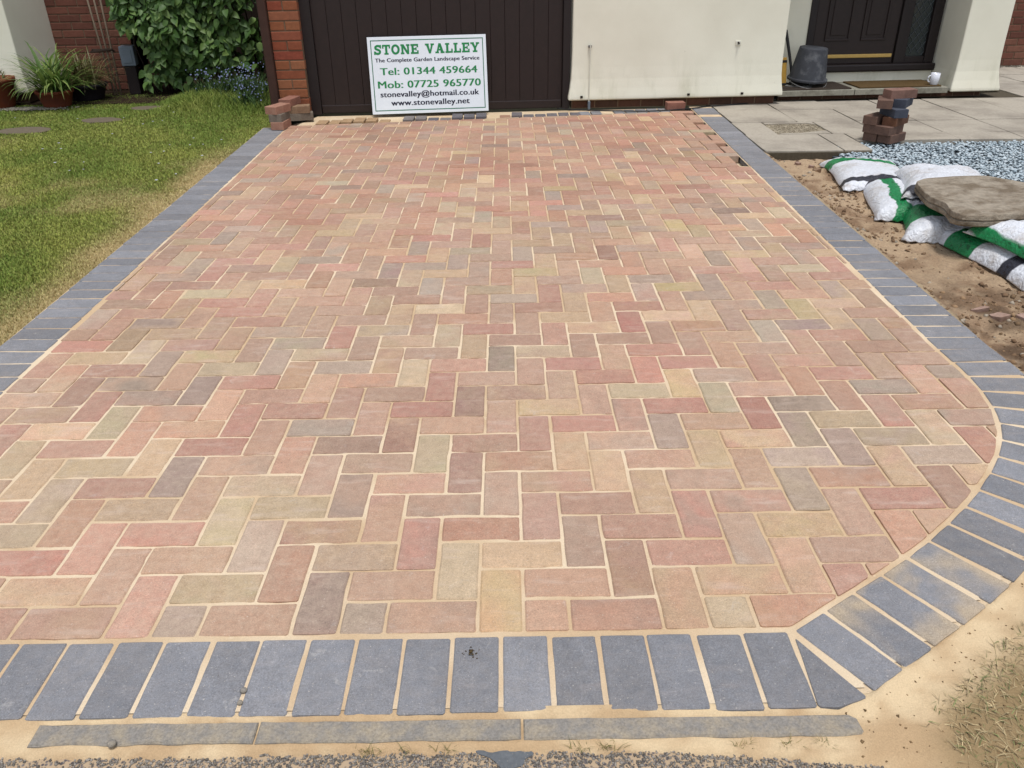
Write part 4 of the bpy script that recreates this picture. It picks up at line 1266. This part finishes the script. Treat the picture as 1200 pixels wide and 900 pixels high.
text_line("The Complete Garden Landscape Service", .056, .938, .270, .322, M['sign_black'])
text_line("Tel: 01344 459664", .092, .914, .392, .488, M['sign_green'])
text_line("Mob: 07725 965770", .066, .940, .562, .660, M['sign_green'])
text_line("stonevalley@hotmail.co.uk", .080, .922, .700, .776, M['sign_black'])
text_line("www.stonevalley.net", .166, .838, .812, .890, M['sign_black'])

# ------------------------------------------------------------------ loose bricks
def loose(name, x, y, z, rz, m, lab, group, dims=(.215, .107, .06), cat="brick"):
    l, d, h = dims
    v, f = block_geo([(-l / 2, -d / 2), (l / 2, -d / 2), (l / 2, d / 2), (-l / 2, d / 2)], h, h, .003, .0, .0006)
    o = link(name, mesh(name, v, f, m), None, (x, y, z), (0, 0, rz))
    return tag(o, lab, cat, group)
# stack on the patio corner
BX, BY, TH = 2.945, 4.925, R(38)
def lb(dx, dy, dz, rot, m, lab):
    ca, sa = math.cos(TH), math.sin(TH); dx *= 1.08; dy *= 1.08
    loose("loose_brick", BX + .16 * dz - (.022 if .05 < dz < .15 else 0) + dx * ca - dy * sa, BY + dx * sa + dy * ca, dz, TH + rot, M[m], lab, "bricks stacked on the patio")
H6 = .0605
lb(.005, -.052, 0.0025, 0, 'lb_brown', "brown brick at the bottom of the patio stack, over the chippings")
lb(-.005, .053, 0.0025, R(1), 'lb_brown', "brown brick at the bottom of the patio stack, towards the driveway")
lb(-.058, .0, .0025 + H6, R(89), 'lb_brown', "brown brick lying crosswise in the second course of the patio stack")
lb(.050, .012, .0025 + H6, R(91), 'lb_brown', "dark brown brick mostly hidden in the second course of the patio stack")
lb(.030, -.045, .0025 + 2 * H6, R(5), 'lb_orange', "orange brown brick jutting from the middle of the patio stack")
lb(-.020, .066, .0025 + 2 * H6, R(3), 'lb_brown', "dull brown brick behind the orange one in the patio stack")
lb(-.010, -.012, .0025 + 3 * H6, R(58), 'lb_blue', "long charcoal block under the charcoal and red pair in the patio stack")
lb(.062, -.010, .0025 + 4 * H6, R(15), 'lb_blue', "charcoal block beside a red brick just below the stack's top")
lb(-.048, .052, .0025 + 4 * H6, R(28), 'lb_brown', "small looking red brown brick beside the charcoal block near the stack's top")
lb(.035, .012, .0025 + 5 * H6, R(-27), 'lb_top', "red brown brick lying across the top of the patio stack")
# stacks by the brick pier
gp = "bricks stacked by the brick pier"
loose("loose_brick", -1.805, 5.735, .0035, R(86), M['lb_pale'], "pale red brick at the bottom of the stack on the charcoal border", gp)
loose("loose_brick", -1.812, 5.745, .0645, R(84), M['lb_grey'], "grey brown brick in the middle of the three brick stack on the border", gp)
loose("loose_brick", -1.815, 5.745, .1255, R(68), M['lb_pale'], "pale red brick on top of the three brick stack on the border", gp)
loose("loose_brick", -1.715, 6.085, .0035, R(14), M['lb_grey'], "grey brick at the bottom of the stack touching the brick pier", gp)
loose("loose_brick", -1.735, 6.080, .0645, R(10), M['lb_tan'], "tan brick lying on the grey one against the brick pier", gp)
loose("loose_brick", -1.800, 6.110, .1255, R(78), M['lb_red'], "red brick end-on atop the tan brick by the brick pier", gp)
loose("loose_brick", 1.632, 6.345, .0005, R(3), M['lb_red'], "single red brick lying at the foot of the cream wall", "loose red brick", (.165, .1, .065))
# broken bits of block in the earth
for (x, y, w_, d_, rz, lab) in ((2.16, 4.50, .085, .05, .3, "broken reddish block fragment beside the first white bag"), (2.235, 4.40, .07, .05, 1.0, "flat pale block fragment at the corner of the patio edge"), (2.215, 4.24, .09, .06, .6, "tan lump of rubble between the border and the first bag"),
                           (2.085, 1.825, .10, .035, .15, "thin dark red sliver of block lying on the earth"), (2.11, 1.735, .11, .065, -.2, "flat pink block fragment half buried in the earth"), (2.20, 1.70, .10, .07, .4, "flat pinkish block fragment next to another in the earth")):
    p = ccw([(w_ / 2 * math.cos(a) * random.uniform(.5, 1.1), d_ / 2 * math.sin(a) * random.uniform(.6, 1.15)) for a in sorted(random.uniform(0, 6.28) for _ in range(7))])
    v, f = block_geo(p, .022, .022, .003, .1, .0008)
    zz0 = float(ez(np.array([x]), np.array([y]))[0])
    tag(link("rubble_piece", mesh("rubble_piece", v, f, M['lb_frag'] if "tan" not in lab else M['lb_tan']), None, (x, y, zz0 - .004), (.08, -.06, rz)), lab, "rubble", "block fragments on the earth")
# crumb of dirt on the border and two pebbles in the joints
n = 26; a_ = RNG.random(n) * 6.28; r_ = np.abs(RNG.normal(0, .009, n))
px_ = -0.012 + r_ * np.cos(a_); py_ = -0.062 + r_ * np.sin(a_) * 1.2
tag(link("dirt_clod", rocks("dirt_clod", np.stack([px_, py_, .001 + .006 * np.exp(-(r_ / .008) ** 2)], 1), .0015 + .004 * RNG.random(n) * np.exp(-(r_ / .012)), np.array([lin((110, 92, 62), .5)]) * (.6 + .6 * RNG.random((n, 1))), M['grit'], .8, 21)),
    "dried clod of soil on a charcoal border block", "dirt")
for (x, y, r, lab) in ((-.4745, -.150, .0075, "round grey pebble sitting in a border joint"), (-.4735, -.180, .006, "smaller grey pebble in the same border joint nearer the edging"), (-.695, -.268, .009, "grey pebble on the worn edging strip beside sand")):
    mb = MB().lathe([(0, -r * .8), (r * .6, -r * .6), (r, 0), (r * .75, r * .55), (0, r * .8)], 9, (0, 0, 0))
    tag(mb.build("pebble", M['concrete'], None, (x, y, r * .55 - (.003 if y > -.2 else .008)), (0, 0, 1), True), lab, "pebble", "pebbles by the kerb")
# dark patch of tarmac scraped clean
p = [(0.0, -.281), (.03, -.283), (.075, -.280), (.108, -.283), (.116, -.292), (.098, -.302), (.094, -.316), (.075, -.322), (.052, -.322), (.042, -.309), (.03, -.298), (.008, -.290)]
cx, cy = .06, -.30
v, f = block_geo([(a - cx, b - cy) for a, b in p], .004, .012, .001, 0, .001)
tag(link("tarmac_patch", mesh("tarmac_patch", v, f, mk_simple("smooth_tarmac", lin((120, 124, 128), .6), .9, .3, .2, 120, .4, .003)), None, (cx, cy, -.0250)), "smooth dark tarmac patch in the sandy road edge", "patch")

# ------------------------------------------------------------------ bags and the flagstone
def mk_bag(name, bands):
    """white woven plastic with printed bands; bands: (axis, a, b, colour, wobble)"""
    t = NT(name, .42, .45); P = t.pos(True)
    sep = t.n("ShaderNodeSeparateXYZ"); t.l(P, sep.inputs[0])
    n = t.noise(P, 6.0, 3, .6); c = t.mix(t.mr(t.noise(P, 70.0, 4, .7), .3, .7), lin((232, 234, 238), .92), lin((208, 210, 216), .88))
    dirt = t.mr(t.noise(P, 7.0, 5, .7), .50, .72, 0, .55); c = t.mix(dirt, c, lin((180, 156, 124), .65))
    for (ax, a, b, col, wob) in bands:
        x = t.math('ADD', sep.outputs[ax], t.math('MULTIPLY', t.math('SUBTRACT', n, .5), wob))
        e = .004
        f = t.math('MULTIPLY', t.mr(x, a - e, a + e), t.mr(x, b + e, b - e))
        mp = t.n('ShaderNodeMapping'); t.l(P, mp.inputs[0]); mp.inputs['Scale'].default_value = (1.0, 2.6, 1.0)
        pr = t.mr(t.noise(mp.outputs[0], 34.0, 1, .4), .60, .64, 1.0, .35)
        c = t.mix(f, c, t.mix(pr, tuple(v * .25 for v in col), col))
    t.base(c)
    cr = t.math('ABSOLUTE', t.math('SUBTRACT', t.noise(P, 11.0, 3, .55, dist=2.2), .5))
    t.bump(t.math('ADD', t.math('MULTIPLY', cr, -2.2), t.math('ADD', t.noise(P, 26.0, 4, .6, dist=1.5), t.math('MULTIPLY', t.vor(P, 75.0, 'SMOOTH_F1'), .4))), .6, .014)
    return t.m
GRN = lin((24, 138, 78), .75); BLK = lin((52, 52, 62), .7)
def bag(x, y, z, L, W_, Hh, rz, mat, lab, tilt=(0, 0), seed=0, sag=0.0):
    nu, nv = 40, 28
    rg = np.random.default_rng(seed)
    ph = rg.random(8) * 6.28
    V = np.empty((2, nu, nv, 3)); u = np.linspace(-1, 1, nu); w = np.linspace(-1, 1, nv)
    Uu, Ww = np.meshgrid(u, w, indexing='ij')
    ends = 1 - np.abs(Uu) ** 7; side = 1 - np.abs(Ww) ** 3.2
    prof = np.clip(ends, 0, 1) ** .55 * np.clip(side, 0, 1) ** .5
    wid = (W_ / 2) * (1 - .10 * (1 - Uu ** 2)) * (1 + .03 * np.sin(4 * Uu + ph[0]))
    X = Uu * L / 2 * (1 - .05 * (1 - np.abs(Ww) ** 2)) + .012 * np.sin(5 * Ww + ph[1]) * np.abs(Uu)
    Y = Ww * wid
    lump = (fbm(Uu * 2.4 + seed * 3, Ww * 2.0, 3) - .5) * .30 + (fbm(Uu * 7 + seed, Ww * 7, 2) - .5) * .10
    wr = .006 * np.sin(26 * Ww + 5 * np.sin(3 * Uu + ph[2]) + ph[3]) * np.abs(Uu) ** 3
    top = Hh * (.12 + .88 * prof * (1 + lump)) + wr
    V[0, :, :, 0] = X; V[0, :, :, 1] = Y; V[0, :, :, 2] = top - sag * Uu ** 2
    bot = Hh * .10 * (1 - prof) + wr * .8
    V[1, :, :, 0] = X; V[1, :, :, 1] = Y; V[1, :, :, 2] = np.minimum(bot - .004, top - .004) - sag * Uu ** 2
    i = np.arange(nu * nv).reshape(nu, nv); F = np.stack([i[:-1, :-1].ravel(), i[1:, :-1].ravel(), i[1:, 1:].ravel(), i[:-1, 1:].ravel()], 1)
    F2 = F[:, ::-1] + nu * nv
    ring = np.concatenate([i[:, 0], i[-1, 1:], i[-2::-1, -1], i[0, -2:0:-1]]); r2 = np.roll(ring, -1)
    F3 = np.stack([ring, ring + nu * nv, r2 + nu * nv, r2], 1)
    Fa = np.concatenate([F, F2, F3])
    me = np_mesh("aggregate_bag", V.reshape(-1, 3), Fa, mat, None, True)
    b3 = bmesh.new(); b3.from_mesh(me); bmesh.ops.recalc_face_normals(b3, faces=b3.faces); b3.to_mesh(me); b3.free()
    o = link("aggregate_bag", me, None, (x, y, z), (tilt[0], tilt[1], rz))
    return tag(o, lab, "bag", "plastic bags of aggregate along the earth strip")
b1 = mk_bag("bag_print_a", [(0, .17, .29, GRN, .22), (0, -.335, -.275, BLK, .05)])
b2 = mk_bag("bag_print_b", [(1, .05, .13, GRN, .14), (0, .22, .32, BLK, .08), (1, -.12, -.02, BLK, .20)])
b3 = mk_bag("bag_print_c", [(0, -.34, -.285, BLK, .03)])
b4 = mk_bag("bag_print_d", [(0, -.17, .10, GRN, .05), (1, -.16, -.10, BLK, .04)])
b5 = mk_bag("bag_print_e", [(0, .08, .27, GRN, .05), (0, -.21, -.12, BLK, .06)])
b6 = mk_bag("bag_print_f", [(1, .185, .22, GRN, .012)])
bag(2.475, 3.985, -.045, .80, .50, .085, R(80), b1, "white bag with a green corner print lying nearest the patio edge", (0, R(2)), 1)
bag(2.445, 3.37, -.045, .74, .47, .100, R(76), b2, "white bag with green emblem and dark band under the puffed bag", (0, 0), 2)
bag(2.465, 2.93, -.045, .66, .46, .108, R(68), b4, "bag with a broad bright green print below the flagstone", (0, 0), 3)
bag(2.555, 2.38, -.045, .80, .46, .100, R(96), b5, "white bag with green lettered band at the foot of the pile", (0, 0), 4)
bag(2.66, 3.40, .035, .72, .50, .108, R(70), b3, "puffed plain white bag laid on top beside the flagstone", (R(0), R(3)), 5)
bag(2.615, 2.23, .045, .66, .45, .098, R(101), b6, "white bag with a thin green strip lying on the lower bag", (R(2), R(-2)), 6)
bag(2.82, 2.83, -.045, .62, .42, .135, R(85), b3, "plain white bag mostly hidden beneath the flagstone", (0, 0), 7)
# flagstone
poly = [(2.290, 3.00), (2.315, 3.10), (2.40, 3.165), (2.56, 3.185), (2.73, 3.175), (2.80, 3.06), (2.86, 2.94), (2.98, 2.84), (3.03, 2.66), (2.96, 2.46), (2.80, 2.39), (2.55, 2.375), (2.36, 2.365), (2.245, 2.40), (2.225, 2.47), (2.262, 2.62), (2.245, 2.76), (2.265, 2.88)]
def flag(poly, z0, th):
    n0 = len(poly); pp = []
    for i in range(n0):
        a, b = poly[i], poly[(i + 1) % n0]
        for k in range(5): t = k / 5; pp.append((a[0] + (b[0] - a[0]) * t, a[1] + (b[1] - a[1]) * t))
    for _ in range(1):
        pp = [((pp[i - 1][0] + pp[i][0] * 2 + pp[(i + 1) % len(pp)][0]) / 4, (pp[i - 1][1] + pp[i][1] * 2 + pp[(i + 1) % len(pp)][1]) / 4) for i in range(len(pp))]
    pp = ccw(pp); n = len(pp); cx = sum(p[0] for p in pp) / n; cy = sum(p[1] for p in pp) / n
    lev = [(0, .97), (.15, 1.0), (.42, 1.005), (.48, .985), (.54, .99), (.60, 1.008), (.93, 1.0), (1.0, .993)]
    v = []; f = []
    for q, s_ in lev:
        for i, p in enumerate(pp):
            a = math.atan2(p[1] - cy, p[0] - cx)
            e = 1 + .012 * (float(fbm(p[0] * 12 + q * 3, p[1] * 12)) - .5) * 2 + .016 * (float(fbm(p[0] * 40 + q * 5, p[1] * 40)) - .5)
            v.append(((p[0] - cx) * s_ * e, (p[1] - cy) * s_ * e, q * th + .004 * (float(fbm(p[0] * 9, p[1] * 9 + q)) - .5)))
    for l in range(len(lev) - 1):
        for i in range(n): k = (i + 1) % n; f.append((l * n + i, l * n + k, (l + 1) * n + k, (l + 1) * n + i))
    b0 = (len(lev) - 1) * n
    for r in range(1, 7):
        s_ = 1 - r / 7
        for i, p in enumerate(pp):
            x, y = (p[0] - cx) * .985 * s_, (p[1] - cy) * .985 * s_
            v.append((x, y, th + .014 * (float(fbm((x + 5) * 8, (y + 5) * 8, 3)) - .5) + .003))
        for i in range(n): k = (i + 1) % n; f.append((b0 + (r - 1) * n + i, b0 + (r - 1) * n + k, b0 + r * n + k, b0 + r * n + i))
    f.append(tuple(b0 + 6 * n + i for i in range(n)))
    f.append(tuple(range(n - 1, -1, -1)))
    me = mesh("flagstone", v, f, M['stone'])
    o = link("flagstone", me, None, (cx, cy, z0), (R(-1), R(-1.5), 0))
    return o
fs = flag([(a + .02, 3.18 - (3.18 - b) * .93) for a, b in poly], .116, .062)
tag(fs, "large irregular brown sandstone flagstone resting on the white bags", "stone")

# ------------------------------------------------------------------ garden at the left
# stepping stones
for i, (sx, sy, sr) in enumerate(STONES):
    p = [(sr * .95 * math.cos(a) * random.uniform(.85, 1.05), sr * .58 * math.sin(a) * random.uniform(.85, 1.05)) for a in np.linspace(0, 2 * math.pi, 11)[:-1]]
    v, f = block_geo(ccw(p), -.004, .03, .006, .004, .003)
    tag(link("stepping_stone", mesh("stepping_stone", v, f, M['stepstone']), None, (sx, sy, 0.0)),
        ["large flat brown stepping stone in the lawn below the pots", "middle stepping stone sunk in the lawn", "stepping stone in the lawn in front of the bollard and shrub"][i], "stepping stone", "stepping stones in the lawn")
# neighbouring house
nh = empty("neighbour_house", (-4.66, 7.18, 0))
tag(nh, "neighbouring house with cream rendered pillar and red brick wall", "house")
def nrend():
    prof = [(0, 1.0), (.03, .95), (.10, .55), (.18, .22), (.28, 0.06), (.42, 0.0)]
    lv = [(.10 + a, b) for a, b in prof] + [(2.6, 0)]
    v = []; f = [(3, 2, 1, 0)]
    for z, k in lv: v += [(-1.6, -.03 * k, z), (.03 * k, -.03 * k, z), (.03 * k, .9, z), (-1.6, .9, z)]
    for i in range(len(lv) - 1):
        for q in range(4): f.append((4 * i + q, 4 * i + (q + 1) % 4, 4 * i + 4 + (q + 1) % 4, 4 * i + 4 + q))
    f.append(tuple(4 * (len(lv) - 1) + q for q in range(4)))
    return bevel(MB().add(v, f).build("wall", M['render'], nh), .012, 3)
nrend()
pl = MB().box(-1.6, -.02, .03, .9, 0, .102).build("plinth", M['mortar'], nh)
for i in range(7): link("brick", brick_mesh(.215, .05, .075, M['plinth']), pl, (-.13 - i * .225, .022, .012))
bwl = MB().box(.0, .80, .006, .35, 0, 2.6).build("brick_wall", M['mortar'], nh, (.0, .78, 0))
brick_wall(bwl, .80, .008, 2.3, M['brick_red'])
bwr = MB().box(0.0, 1.0, .006, .12, 0, 2.6).build("brick_wall", M['mortar'], nh, (.806, .79, 0), (0, 0, R(90)))
# garden fence behind the shrub
fn = empty("garden_fence", (-2.9, 8.75, 0)); tag(fn, "dark timber fence in shadow behind the shrub", "fence")
for i in range(14): hbox("board", -.98 + i * .14, -.845 + i * .14, -.01, .012 + .006 * (i % 2), 0.0, 1.8, M['fence'], fn, .003)
hbox("fence_rail", -.98, .975, .019, .06, 1.2, 1.28, M['fence'], fn)
hbox("fence_rail", -.98, .975, .019, .06, .3, .38, M['fence'], fn)
# soil under the shrub
tag(MB().box(-5.2, -1.95, 7.12, 8.9, -.1, -.004).build("flower_bed", mk_simple("bed_soil", lin((66, 52, 40), .5), 1, .1, .3, 60, .6, .01)), "shaded soil bed under the leafy shrub", "flower bed", kind="structure")
# canes against the wall
for i, (x0, x1, lab) in enumerate(((-4.02, -4.22, "tall pale cane leaning furthest over among three tied canes"), (-3.99, -4.13, "tall pale cane between two others tied together"), (-3.95, -4.05, "tall pale cane standing most upright of the tied three"))):
    tag(MB().tube([(0, 0, 0), ((x1 - x0) * .5, .12, .75), ((x1 - x0), .25, 1.5)], .010, 7).build("garden_cane", M['cane'], None, (x0 + .02, 7.62, .0), (0, 0, 0), True), lab, "cane", "canes tied together at the brick wall")
tag(MB().tube([(-.10 + .02 * math.sin(i * 2.4), -.01 + .025 * math.cos(i * 1.9), .008 * math.sin(i)) if i % 2 else (.10, .02 * math.sin(i), .01 * math.cos(i * 1.3)) for i in range(8)], .010, 6).build("garden_twine", M['fence'], None, (-4.045, 7.69, .43)), "dark twine binding the three canes", "twine")
# bollard light
bo = empty("bollard_light", (-3.80, 7.70, 0), R(10)); tag(bo, "short dark post with a grey box lamp head by the shrub", "bollard")
bevel(MB().box(-.055, .055, -.055, .055, 0, .28).build("post", M['dark_post'], bo), .006)
bevel(MB().box(-.07, .07, -.07, .07, .28, .47).build("lamp_head", M['grey_metal'], bo), .008)
hbox("lens", -.045, .045, -.076, -.068, .31, .44, M['grey_metal'], bo, .003)
# shrub
def leaf_data(seed):
    rg = random.Random(seed)
    n = 7; L = 1.0; v = []; f = []
    for i in range(n):
        t = i / (n - 1); w = .36 * math.sin(math.pi * min(1, t ** .75 * 1.0)) ** .8 * (1 - .25 * t) + (.0 if 0 < i < n - 1 else 0)
        z = -.22 * t * t + rg.uniform(-.02, .02)
        v += [(-w, t * L, z + .30 * w), (0, t * L, z), (w, t * L, z + .30 * w)]
    for i in range(n - 1):
        b = 3 * i
        f += [(b, b + 1, b + 4, b + 3), (b + 1, b + 2, b + 5, b + 4)]
    return v, f
LV = [leaf_data(i) for i in range(4)]
LM = [mesh("leaf", v, f, M['leaf'], True) for v, f in LV]
shrub = empty("leafy_shrub", (-3.0, 7.75, 0)); tag(shrub, "dense broad leaved green shrub between the bollard and the garage pier", "shrub")
mb = MB()
for i in range(14):
    x = -3.6 + .09 * i + random.uniform(-.04, .04) + 3.0
    mb.tube([(x, random.uniform(-.1, .2), 0), (x + random.uniform(-.1, .1), random.uniform(-.2, .2), .5), (x + random.uniform(-.25, .25), random.uniform(-.3, .3), 1.2)], [.014, .010, .005], 6)
mb.build("stems", M['fence'], shrub)
def leaf_spot(front):
    while True:
        x = random.uniform(-3.80, -2.22); z = random.uniform(.10, 1.35)
        yf = 7.52 + .25 * (float(fbm(x * 3.1, z * 3.1)) - .5) + .30 * max(0, .45 - z) * (1 if x > -3.3 else .3) + .22 * max(0, x + 2.62) / .4
        lowcut = .12 + .16 * min(1, max(0, (x + 3.35) / .3))
        if z < lowcut and random.random() < .85: continue
        if x < -3.62 and z < .62: continue
        if x > -2.50 and random.random() < .72: continue
        if float(fbm(x * 5 + 3, z * 5)) < .34: continue
        dpt = abs(random.gauss(0, .045)) if front else random.uniform(.05, .55)
        return x, yf + dpt, z
def leaf_mat(x, y, z):
    s_ = random.uniform(.062, .112)
    face = Vector((random.gauss(0, .45), -1 + random.gauss(0, .35), .75 + random.gauss(0, .4))).normalized()
    dr = Vector((random.gauss(0, .7), -.35, -.75 + random.gauss(0, .45)))
    yv = (dr - face * dr.dot(face)).normalized(); xv = yv.cross(face)
    m = Matrix((xv, yv, face)).transposed().to_4x4(); return Matrix.Translation((x, y, z)) @ m @ Matrix.Scale(s_, 4)
cand = [leaf_spot(True) for _ in range(1050)]
cand.sort(key=lambda c: (c[2] > 1.0, c[1] + random.uniform(0, .25)))
fv, ff = [], []
def add_leaf(q):
    m = Matrix.Translation((3.0, -7.75, 0)) @ leaf_mat(*q); v, f = random.choice(LV); n = len(fv)
    fv.extend(tuple(m @ Vector(a)) for a in v); ff.extend(tuple(n + i for i in g) for g in f)
for i, q in enumerate(cand):
    if i < 290:
        o = link("leaf", random.choice(LM), shrub); o.matrix_local = Matrix.Translation((3.0, -7.75, 0)) @ leaf_mat(*q)
    else: add_leaf(q)
for _ in range(1900): add_leaf(leaf_spot(False))
tag(link("foliage", mesh("foliage", fv, ff, M['leaf'], True), shrub), kind="stuff")

# forget-me-nots
def forget(x, y, r, h, nfl, lab):
    e = empty("forget_me_not", (x, y, 0)); tag(e, lab, "flowers", "blue flowers at the foot of the shrub")
    n = 260
    bx = RNG.normal(0, r * .55, n); by = RNG.normal(0, r * .4, n)
    col = np.array([(.05, .09, .03)]) * (.6 + 1.0 * RNG.random((n, 1)))
    link("foliage", blades("foliage", bx, by, np.full(n, -.006), h * (.35 + .6 * RNG.random(n)), .006 + .010 * RNG.random(n), .3 + .5 * RNG.random(n), col), e)
    V = []; F = []; C = []
    for i in range(nfl):
        a, b, z = random.gauss(0, r * .6), random.gauss(0, r * .42), h * random.uniform(.35, 1.05); s_ = random.uniform(.005, .010)
        nx = random.uniform(0, 6.28); nn = Vector((math.cos(nx) * .4, -.7, .7)).normalized(); t1 = nn.orthogonal().normalized(); t2 = nn.cross(t1); k0 = len(V)
        for q in range(5): p = Vector((a, b, z)) + s_ * (math.cos(q * 1.2566) * t1 + math.sin(q * 1.2566) * t2); V.append(tuple(p))
        F += [(k0, k0 + 1, k0 + 2), (k0, k0 + 2, k0 + 3), (k0, k0 + 3, k0 + 4)]
        c = np.array(lin((140, 150, 190), .6)) * random.uniform(.7, 1.1); C += [c] * 5
    link("blooms", np_mesh("blooms", np.array(V), np.array(F), M['flower'], {"gc": np.array(C)}), e)["kind"] = "stuff"
forget(-2.42, 7.12, .17, .34, 90, "thick clump of blue forget-me-nots against the brown downpipe")
forget(-2.62, 7.22, .16, .30, 60, "clump of blue forget-me-nots second from the downpipe under the shrub")
forget(-2.36, 6.85, .13, .20, 46, "low blue forget-me-not clump spilling over the lawn edge")
forget(-2.90, 7.34, .18, .27, 40, "sparse blue forget-me-nots in the middle under the shrub")

# pots
def strap_plant(name, x, y, pr, ph, leafm, nl, ll, pot, lab, spread, straw=0.0):
    e = empty(name, (x, y, 0)); tag(e, lab, "potted plant")
    MB().lathe([(0, 0), (pr * .70, 0), (pr * .74, .012), (pr * .95, ph * .82), (pr * 1.02, ph * .84), (pr * 1.03, ph), (pr * .93, ph), (pr * .92, ph * .86), (0, ph * .86)], 28).build("pot", pot, e, smooth=True)
    MB().lathe([(pr * .9, 0), (pr * .6, .012), (0, .018)], 20, (0, 0, ph * .865)).build("soil", M['soil_pot'], e)
    lv_, lf_ = [], []
    for i in range(nl):
        a = random.uniform(0, 6.283); l = ll * random.uniform(.6, 1.1); w = random.uniform(.008, .014) * (.45 if straw else 1); el = random.uniform(.35, 1.35); k0 = len(lv_)
        d = Vector((math.cos(a), math.sin(a), 0)); sd = Vector((-math.sin(a), math.cos(a), 0)); n = 7; p = Vector((random.gauss(0, pr * .3), random.gauss(0, pr * .3), ph * .86))
        for s_ in range(n):
            t = s_ / (n - 1); ww = w * (1 - t ** 2.5)
            lv_ += [tuple(p - sd * ww), tuple(p + sd * ww)]
            el2 = el - spread * t * t * 2.2
            p = p + (d * math.cos(el2) + Vector((0, 0, 1)) * math.sin(el2)) * (l / n)
            if p.z < .02: p.z = .02
        for s_ in range(n - 1): b = k0 + 2 * s_; lf_.append((b, b + 1, b + 3, b + 2))
    link("leaves", mesh("leaves", lv_, lf_, leafm, True), e)
    return e
strap_plant("potted_agapanthus", -4.29, 6.99, .17, .15, M['strap'], 210, .66, M['terracotta'], "terracotta bowl of strappy bright green leaves on the lawn edge", .75)
gb = strap_plant("potted_grass", -4.17, 7.40, .20, .15, M['straw'], 300, .55, M['black_pot'], "wide black bowl of thin straggly grass by the brick wall", .7, 1.0)
strap_plant("potted_herb", -4.86, 6.98, .20, .27, M['straw'], 70, .22, M['terracotta'], "tall terracotta pot with a small dark plant by the cream pillar", .5, .6)
n = 700
rx = -4.5 + RNG.normal(0, .16, n); ry = 6.86 + RNG.normal(0, .045, n)
tag(link("pale_gravel", rocks("pale_gravel", np.stack([rx, ry, np.full(n, .002)], 1), .006 + .006 * RNG.random(n), np.array([lin((170, 164, 148), .6)]) * (.6 + .5 * RNG.random((n, 1))), M['grit'], .7, 31)), "pale gravel spilt beside the terracotta pots", "gravel", kind="stuff")

# ------------------------------------------------------------------ brick boundary wall at the far right
fw = MB().box(0, 2.2, .006, .2, 0, 2.2).build("boundary_wall", M['mortar'], None, (5.55, 8.86, 0), (0, 0, R(1)))
tag(fw, "red brown brick wall beyond the porch pillar", "wall")
brick_wall(fw, 2.2, .008, 1.5, M['brick_red'])
n = 260
rx = 5.7 + 1.6 * RNG.random(n); ry = 8.80 + RNG.normal(0, .02, n)
tag(link("wall_foot_grit", rocks("wall_foot_grit", np.stack([rx, ry, np.full(n, .004)], 1), .006 + .012 * RNG.random(n), np.array([lin((140, 132, 118), .55)]) * (.6 + .6 * RNG.random((n, 1))), M['grit'], .7, 41)), "grit and dead leaves along the foot of the brick wall", "grit", kind="stuff")
